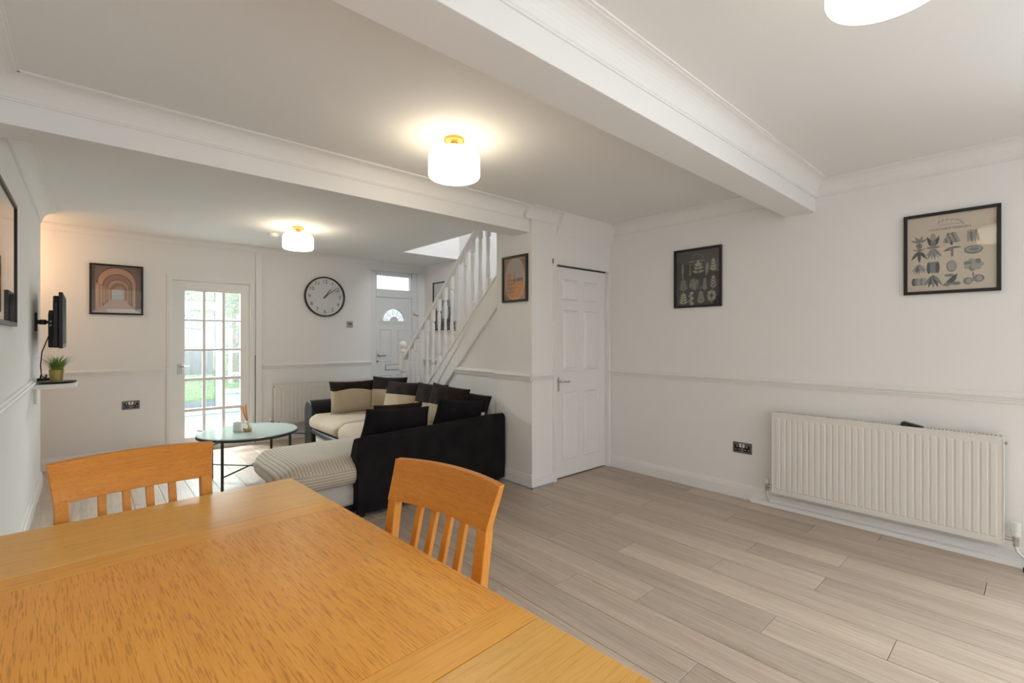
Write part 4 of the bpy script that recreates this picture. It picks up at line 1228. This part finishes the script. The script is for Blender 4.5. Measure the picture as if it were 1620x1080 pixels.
# loose cushions
def cushion(label, loc, yaw, lean, W, H, T, split=None, m_top=None, arch=0.0, seed=0, roll=0.0, taper=0.0):
    t = thing('cushion', label, 'cushion', loc, 0, 'loose sofa cushions')
    t.rotation_euler = (math.radians(lean), math.radians(roll), math.radians(yaw))
    m_top = m_top or M['brown']
    r = random.Random(seed)
    ph_ = r.random() * 6
    N = 18
    def P(i, j, side):
        u, v = -1 + 2 * i / N, -1 + 2 * j / N
        if split is not None and side == -1:      # a grid row follows the seam
            jc = int(N * (split + 1) / 2); cut = split - arch * u * u * (1 - abs(u) ** 8)
            v = -1 + (cut + 1) * j / jc if j <= jc else cut + (1 - cut) * (j - jc) / (N - jc)
        # edges pull in between pointed corners
        pu = u * (1 - 0.055 * (1 - v * v)); pv = v * (1 - 0.06 * (1 - u * u))
        th_ = T * ((1 - u ** 2) * (1 - v ** 2)) ** 0.42 if abs(u) < 1 and abs(v) < 1 else 0.0
        wr_ = 0.006 * math.sin(9 * u + ph_ + 4 * v) * (1 - u * u) * (1 - v * v)
        pu *= 1 - taper * (v + 1) / 2
        return (pu * W / 2, side * (th_ * 0.5 + wr_), H / 2 + pv * H / 2)
    top, low = MB(), MB()
    idx = {}
    for side in (-1, 1):
        for j in range(N):
            for i in range(N):
                tgt = low if (split is not None and side == -1 and j < int(N * (split + 1) / 2)) else top
                q = [P(i, j, side), P(i + 1, j, side), P(i + 1, j + 1, side), P(i, j + 1, side)]
                ids = []
                for p in q:
                    key = (id(tgt), round(p[0], 5), round(p[1], 5), round(p[2], 5))
                    if key not in idx:
                        idx[key] = len(tgt.v); tgt.v.append(p)
                    ids.append(idx[key])
                if len(set(ids)) == 4: tgt.face(ids)
    top.build('suede_cover', m_top, t, smooth=True)
    if split is not None: low.build('corduroy_front', M['cord_z'], t, smooth=True)
    return t
cushion('upright ribbed cream cushion with dark top, leaning on the far sofa arm', (2.27, 5.26, 0.455), -12, -20, 0.50, 0.38, 0.16, split=0.42, arch=0.22, seed=1)
cushion('cream and brown cushion wedged behind another in the far sofa corner', (2.56, 5.06, 0.45), -62, -14, 0.48, 0.42, 0.14, split=0.25, seed=2)
cushion('ribbed cream cushion with creased brown top, second along the stair side', (2.48, 4.60, 0.45), -74, -15, 0.52, 0.40, 0.15, split=0.25, seed=3)
cushion('brown and cream cushion half hidden, in the middle of the stair side', (2.58, 4.20, 0.45), -80, -14, 0.46, 0.40, 0.14, split=-0.05, seed=4)
cushion('brown cushion with cream corner, front one of the stair side row', (2.54, 3.86, 0.46), -72, -16, 0.46, 0.40, 0.15, split=-0.05, seed=5, roll=6)
cushion('dark brown cushion in the sofa corner nearest the pier', (2.67, 3.70, 0.44), -62, -14, 0.46, 0.36, 0.14, seed=6, roll=8)
cushion('big black cushion rising over the left half of the sofa back', (1.885, 3.57, 0.41), 180, -10, 0.68, 0.335, 0.20, m_top=M['suede'], seed=7, roll=-3, taper=0.16)
cb_ = cushion('black cushion rising over the right half of the sofa back', (2.50, 3.565, 0.41), 180, -10, 0.60, 0.35, 0.17, m_top=M['suede'], seed=8, roll=-7, taper=0.12)
lb_ = MB().box(-0.235, 0.060, 0.205, -0.195, 0.0615, 0.250).build('care_label', M['white'], cb_)
lb_['label'] = 'small white care label'
cushion('dark cushion barely showing behind the big black one', (2.05, 3.84, 0.44), 172, -12, 0.50, 0.30, 0.16, seed=9, taper=0.1)

# ------------------------------------------------------------------ television, shelf and plant on the left wall
tv = thing('television', 'flat black television on a wall bracket, seen edge on', 'television', (XL, 5.41, 1.44), 0)
MB().box(0.148, -0.36, -0.21, 0.172, 0.36, 0.225).build('screen_panel', M['plastic'], tv, bevel=0.003)
MB().box(0.1722, -0.335, -0.175, 0.1735, 0.335, 0.205).build('display', mat('dark_glass_screen', (0.006, 0.006, 0.007), 0.6, 0.2), tv)
MB().prism([(-0.345, -0.205), (0.345, -0.205), (0.345, 0.14), (0.30, 0.20), (-0.30, 0.20), (-0.345, 0.14)], 0, 0.115, 0.149).build('back_shell', M['plastic'], tv, bevel=0.008)
bk = MB().prism([(-0.25, -0.205), (0.25, -0.205), (0.25, 0.06), (0.2, 0.09), (-0.2, 0.09), (-0.25, 0.06)], 0, 0.085, 0.116).build('electronics_box', M['plastic'], tv, bevel=0.01)
MB().cyl((0.10, -0.251, 0.0), (0.10, -0.253, 0.0), 0.006, n=8).cyl((0.10, -0.251, -0.03), (0.10, -0.253, -0.03), 0.006, n=8).build('port', M['steel'], bk)
MB().box(0.0, -0.05, -0.075, 0.012, 0.05, 0.075).build('wall_plate', M['metal_black'], tv, bevel=0.004)
MB().cyl((0.012, 0, 0), (0.05, 0, 0), 0.018, n=12).cyl((0.045, 0, -0.02), (0.045, 0, 0.02), 0.02, n=12).cyl((0.05, 0, 0), (0.088, 0, 0), 0.013, n=12).build('bracket_arm', M['metal_black'], tv)
MB().tube([(0.09, -0.255, -0.11), (0.075, -0.262, -0.16), (0.052, -0.27, -0.24), (0.045, -0.275, -0.34), (0.05, -0.28, -0.42), (0.07, -0.27, -0.445)], 0.004, n=6).build('power_cable', M['plastic'], tv, smooth=True)
sh = thing('wall_shelf', 'white floating shelf on the left wall holding the gold pot', 'shelf', (XL, 5.02, 0))
MB().box(0.0, 0.0, 0.922, 0.25, 0.56, 0.957).build('shelf_board', M['gloss'], sh, bevel=0.003)
MB().box(0.0, 0.24, 0.79, 0.02, 0.30, 0.922).build('bracket', M['gloss'], sh, bevel=0.003)
ty = thing('tray', 'flat black oval tray under the gold pot', 'tray', (XL + 0.135, 5.15, 0.957))
MB().lathe([(0.0, 0.0), (0.085, 0.0), (0.118, 0.010), (0.120, 0.014), (0.115, 0.014), (0.085, 0.006), (0.0, 0.006)], 40).build('tray_dish', M['plastic'], ty, smooth=False)
MB().lathe([(0.108, 0.0115), (0.1215, 0.0135), (0.1215, 0.016), (0.112, 0.0155)], 40).build('tray_rim', M['plastic'], ty)
pp = thing('potted_plant', 'small grassy plant in a gold metal pot on the shelf', 'plant', (XL + 0.135, 5.15, 0.963))
MB().lathe([(0.0, 0.0), (0.036, 0.0), (0.038, 0.003), (0.047, 0.094), (0.0485, 0.098), (0.045, 0.098), (0.043, 0.08), (0.0, 0.08)], 32).build('pot', M['gold'], pp, smooth=False)
MB().lathe([(0.0, 0.084), (0.0435, 0.082), (0.0435, 0.078), (0.0, 0.078)], 20).build('soil', M['soil'], pp)
gr = MB()
for k in range(150):
    a = rnd.random() * 2 * PI
    r0 = 0.036 * math.sqrt(rnd.random())
    l = 0.10 + 0.06 * rnd.random()
    out = 0.25 + 0.9 * r0 / 0.036 * (0.5 + 0.6 * rnd.random())
    d = Vector((math.cos(a), math.sin(a), 0)); p = Vector((-d.y, d.x, 0))
    pts = []
    for i in range(4):
        t = i / 3
        c0 = d * (r0 + out * l * 0.75 * t * t) + Vector((0, 0, 0.082 + l * (t - 0.22 * out * t * t)))
        wd = 0.0034 * (1 - t) + 0.0003
        pts.append((c0 - p * wd, c0 + p * wd))
    for i in range(3):
        gr.poly([pts[i][0], pts[i][1], pts[i + 1][1], pts[i + 1][0]])
g_ = gr.build('grass_tuft', M['green'], pp)
g_['kind'] = 'stuff'
ad = thing('power_adapter', 'small black plug adapter lying behind the gold pot', 'adapter', (XL + 0.060, 5.40, 0.957))
MB().box(-0.05, -0.03, 0.0, 0.05, 0.03, 0.028).build('adapter_body', M['plastic'], ad, bevel=0.003)
for x in (-0.03, 0.0, 0.03): MB().cyl((x, 0, 0.028), (x + 0.004, 0, 0.055), 0.006, n=8).build('plug', M['plastic'], ad)

pg = thing('power_plug', 'small black plug on the floor at the right edge of the photo', 'plug', (3.885, 0.045, 0.0), 0.6)
MB().box(-0.018, -0.012, 0.0, 0.018, 0.012, 0.030).build('plug_body', M['plastic'], pg, bevel=0.004)
MB().tube([(0.016, 0.0, 0.012), (0.03, -0.03, 0.006), (0.02, -0.10, 0.005), (0.03, -0.25, 0.005)], 0.0035, n=6).build('cable', M['plastic'], pg, smooth=True)

# ------------------------------------------------------------------ conservatory and garden beyond the glazed door
M['tile'] = mat('pale_porch_floor', (0.34, 0.355, 0.365), 0.4, var=0.05)
M['sage'] = mat('pale_blue_upvc', (0.36, 0.48, 0.50), 0.3, bump=0.01)
struct(MB().box(-1.5, YF + 0.15, -0.1, 2.5, 9.75, -0.005).build('floor_conservatory', M['tile']))
struct(MB().box(2.35, YF + 0.15, 0, 2.5, 9.6, 3.7).build('wall_conservatory', M['wall']))  # unseen side wall, raised to keep the added light off the transom
cv = thing('conservatory_front', 'pale glazed conservatory front with a door, seen through the glazed door', 'conservatory', (0, 9.6, 0))
def cbox(n_, m, *b): return MB().box(*b).build(n_, m, cv, bevel=0.004)
cbox('post', M['sage'], 1.645, -0.03, 0.0, 1.770, 0.04, 2.5)
cbox('post', M['sage'], 2.02, -0.04, 0.0, 2.09, 0.05, 2.5)
cbox('post', M['sage'], -0.35, -0.04, 0.0, -0.25, 0.05, 2.5)
cbox('post', M['sage'], 0.55, -0.03, 0.0, 0.66, 0.04, 2.5)
cbox('door_rail', M['sage'], -0.25, -0.025, 1.79, 1.645, 0.035, 1.94)
cbox('door_rail', M['sage'], -0.25, -0.025, 0.0, 1.645, 0.035, 0.10)
cbox('head_rail', M['sage'], -0.35, -0.04, 2.40, 2.40, 0.05, 2.52)
cbox('sill', M['sage'], 1.77, -0.09, 0.345, 2.02, 0.05, 0.415)
cbox('lower_panel', M['sage'], 1.77, -0.01, 0.0, 2.02, 0.03, 0.345)
cbox('lower_panel', M['sage'], 2.09, -0.01, 0.0, 2.40, 0.03, 2.5)
cbox('gasket', M['dark_gap'], 1.640, -0.027, 0.10, 1.646, 0.0, 1.79)
cbox('gasket', M['dark_gap'], 1.640, -0.027, 1.94, 1.646, 0.0, 2.40)
cbox('gasket', M['dark_gap'], 0.66, -0.027, 1.786, 1.645, 0.0, 1.791)
cbox('pane', M['glass'], 0.66, 0.0, 0.10, 1.645, 0.006, 1.79)
cbox('pane', M['glass'], 0.66, 0.0, 1.94, 1.645, 0.006, 2.40)
cbox('pane', M['glass'], 1.77, 0.0, 0.415, 2.02, 0.006, 2.40)
cbox('pane', M['glass'], -0.25, 0.0, 0.10, 0.55, 0.006, 1.79)
MB().box(1.60, -0.07, 1.12, 1.68, -0.05, 1.145).box(1.66, -0.07, 1.03, 1.685, -0.025, 1.20).build('handle', M['white'], cv, bevel=0.003)

struct(MB().box(-14, 9.75, -0.25, 18, 12.6, -0.10).build('ground_paving', mat('grey_paving', (0.20, 0.24, 0.26), 0.8, var=0.2, vscale=2)))
struct(MB().box(-14, 12.6, -0.25, 18, 45, -0.09).build('ground_lawn', mat('lawn_green', (0.24, 0.36, 0.15), 0.9, var=0.3, vscale=3, bump=0.6, bscale=30)))
struct(MB().box(2.5, YF + 0.15, -0.25, 18, 9.75, -0.10).build('ground_path', mat('pale_paving', (0.5, 0.5, 0.48), 0.8, var=0.1)))
lw = MB()
for k in range(1500):
    x, y = rnd.uniform(0.2, 3.2), 12.65 + 8.5 * rnd.random() ** 1.6
    a = rnd.random() * PI; hgt = rnd.uniform(0.03, 0.08); c, s = math.cos(a) * 0.012, math.sin(a) * 0.012
    lw.poly([(x - c, y - s, -0.09), (x + c, y + s, -0.09), (x + rnd.uniform(-.02, .02), y + rnd.uniform(-.02, .02), -0.09 + hgt)])
lwo = lw.build('grass', mat('grass_green', (0.26, 0.42, 0.13), 0.8)); tag(lwo, 'short green lawn grass outside the conservatory', 'grass', kind='stuff')

fw_ = mat('weathered_fence', (0.22, 0.155, 0.13), 0.8, var=0.2, vscale=6); dk_ = mat('dark_fence', (0.06, 0.07, 0.08), 0.8, var=0.2, vscale=5)
fe = thing('garden_fence', 'brown paling fence with white rails at the right of the garden', 'fence', (3.30, 17.0, -0.09))
pm = MB().loops([[(0, 0, z), (0.085, 0, z), (0.085, 0.02, z), (0, 0.02, z)] for z in (0.0, 1.50)] + [[(0.02, 0, 1.56), (0.065, 0, 1.56), (0.065, 0.02, 1.56), (0.02, 0.02, 1.56)]]).mesh('paling', fw_)
for i in range(16): link('paling', pm, fe).location = (0.115 * i, 0, 0.02)
for z in (0.25, 0.95): MB().box(0, -0.03, z, 1.85, 0.0, z + 0.09).build('fence_rail', M['white'], fe)
for x in (-0.02, 1.83): MB().box(x, -0.04, 0, x + 0.09, 0.05, 1.72).build('fence_post', M['white'], fe)
fb = thing('back_fence', 'dark low board fence across the far end of the lawn', 'fence', (0.6, 21.6, -0.09))
pm2 = MB().box(0, 0, 0, 0.148, 0.025, 1.05).mesh('board', dk_)
for i in range(20): link('board', pm2, fb).location = (0.152 * i, 0, 0.01)
MB().box(0, 0.025, 0.8, 3.05, 0.06, 0.88).build('fence_rail', dk_, fb)
sh2 = thing('garden_shed', 'white garden outbuilding behind the dark fence', 'shed', (1.2, 23.0, -0.09))
MB().box(0.0, 0, 0, 2.6, 2.0, 1.75).build('shed_wall', mat('white_render', (0.52, 0.62, 0.68), 0.6, var=0.04), sh2)
MB().prism([(-0.15, 2.10), (2.75, 1.72), (2.75, 1.80), (-0.15, 2.18)], 1, -0.15, 2.1).build('shed_roof', mat('pale_roof', (0.50, 0.60, 0.64), 0.6), sh2)
MB().box(0.25, -0.03, 0.9, 0.40, 0.0, 1.55).build('shed_window', dk_, sh2)

def tree(label, x, y, z, r, n, m, trunk):
    t = thing('garden_tree', label, 'tree', (x, y, -0.09), 0, 'garden trees')
    lf_ = MB()
    q = random.Random(int(x * 100) + int(y))
    blobs = [(q.uniform(-0.6, 0.6) * r, q.uniform(-0.4, 0.4) * r, z + q.uniform(-0.6, 0.6) * r, r * q.uniform(0.35, 0.6)) for _ in range(9)]
    for k in range(n):
        bx, by, bz, br = blobs[k % 9]
        d = Vector((q.gauss(0, 1), q.gauss(0, 1), q.gauss(0, 1))).normalized() * br * (0.75 + 0.35 * q.random())
        c0 = Vector((bx, by, bz)) + d
        u = Vector((q.gauss(0, 1), q.gauss(0, 1), q.gauss(0, 1))).normalized()
        v = u.orthogonal().normalized()
        s = r * q.uniform(0.05, 0.09)
        lf_.poly([c0 - u * s, c0 + v * s * 0.55, c0 + u * s, c0 - v * s * 0.55], k % 2)
    o = lf_.build('foliage', m, t); o['kind'] = 'stuff'
    MB().cyl((0, 0, 0), (0.05, 0.02, z), trunk, trunk * 0.6, n=10).build('trunk', fw_, t)
lg = [mat('leaf_yellow_green', (0.40, 0.52, 0.08), 0.6), mat('leaf_green', (0.20, 0.36, 0.08), 0.6)]
dg = [mat('leaf_blue_green', (0.16, 0.27, 0.17), 0.6), mat('leaf_grey_green', (0.28, 0.42, 0.29), 0.6)]
tree('bright yellow-green tree above the paling fence', 3.9, 19.5, 3.2, 1.25, 2600, lg, 0.09)
tree('tall grey-green tree left of the yellow-green one', 4.0, 27.5, 3.4, 1.45, 2600, dg, 0.14)
tree('wide grey-green tree above the white outbuilding', 1.0, 28.5, 3.3, 1.45, 2600, dg, 0.14)
tree('dark green bush at the right behind the paling fence', 4.0, 18.3, 1.3, 0.75, 1500, [dg[0], lg[1]], 0.06)
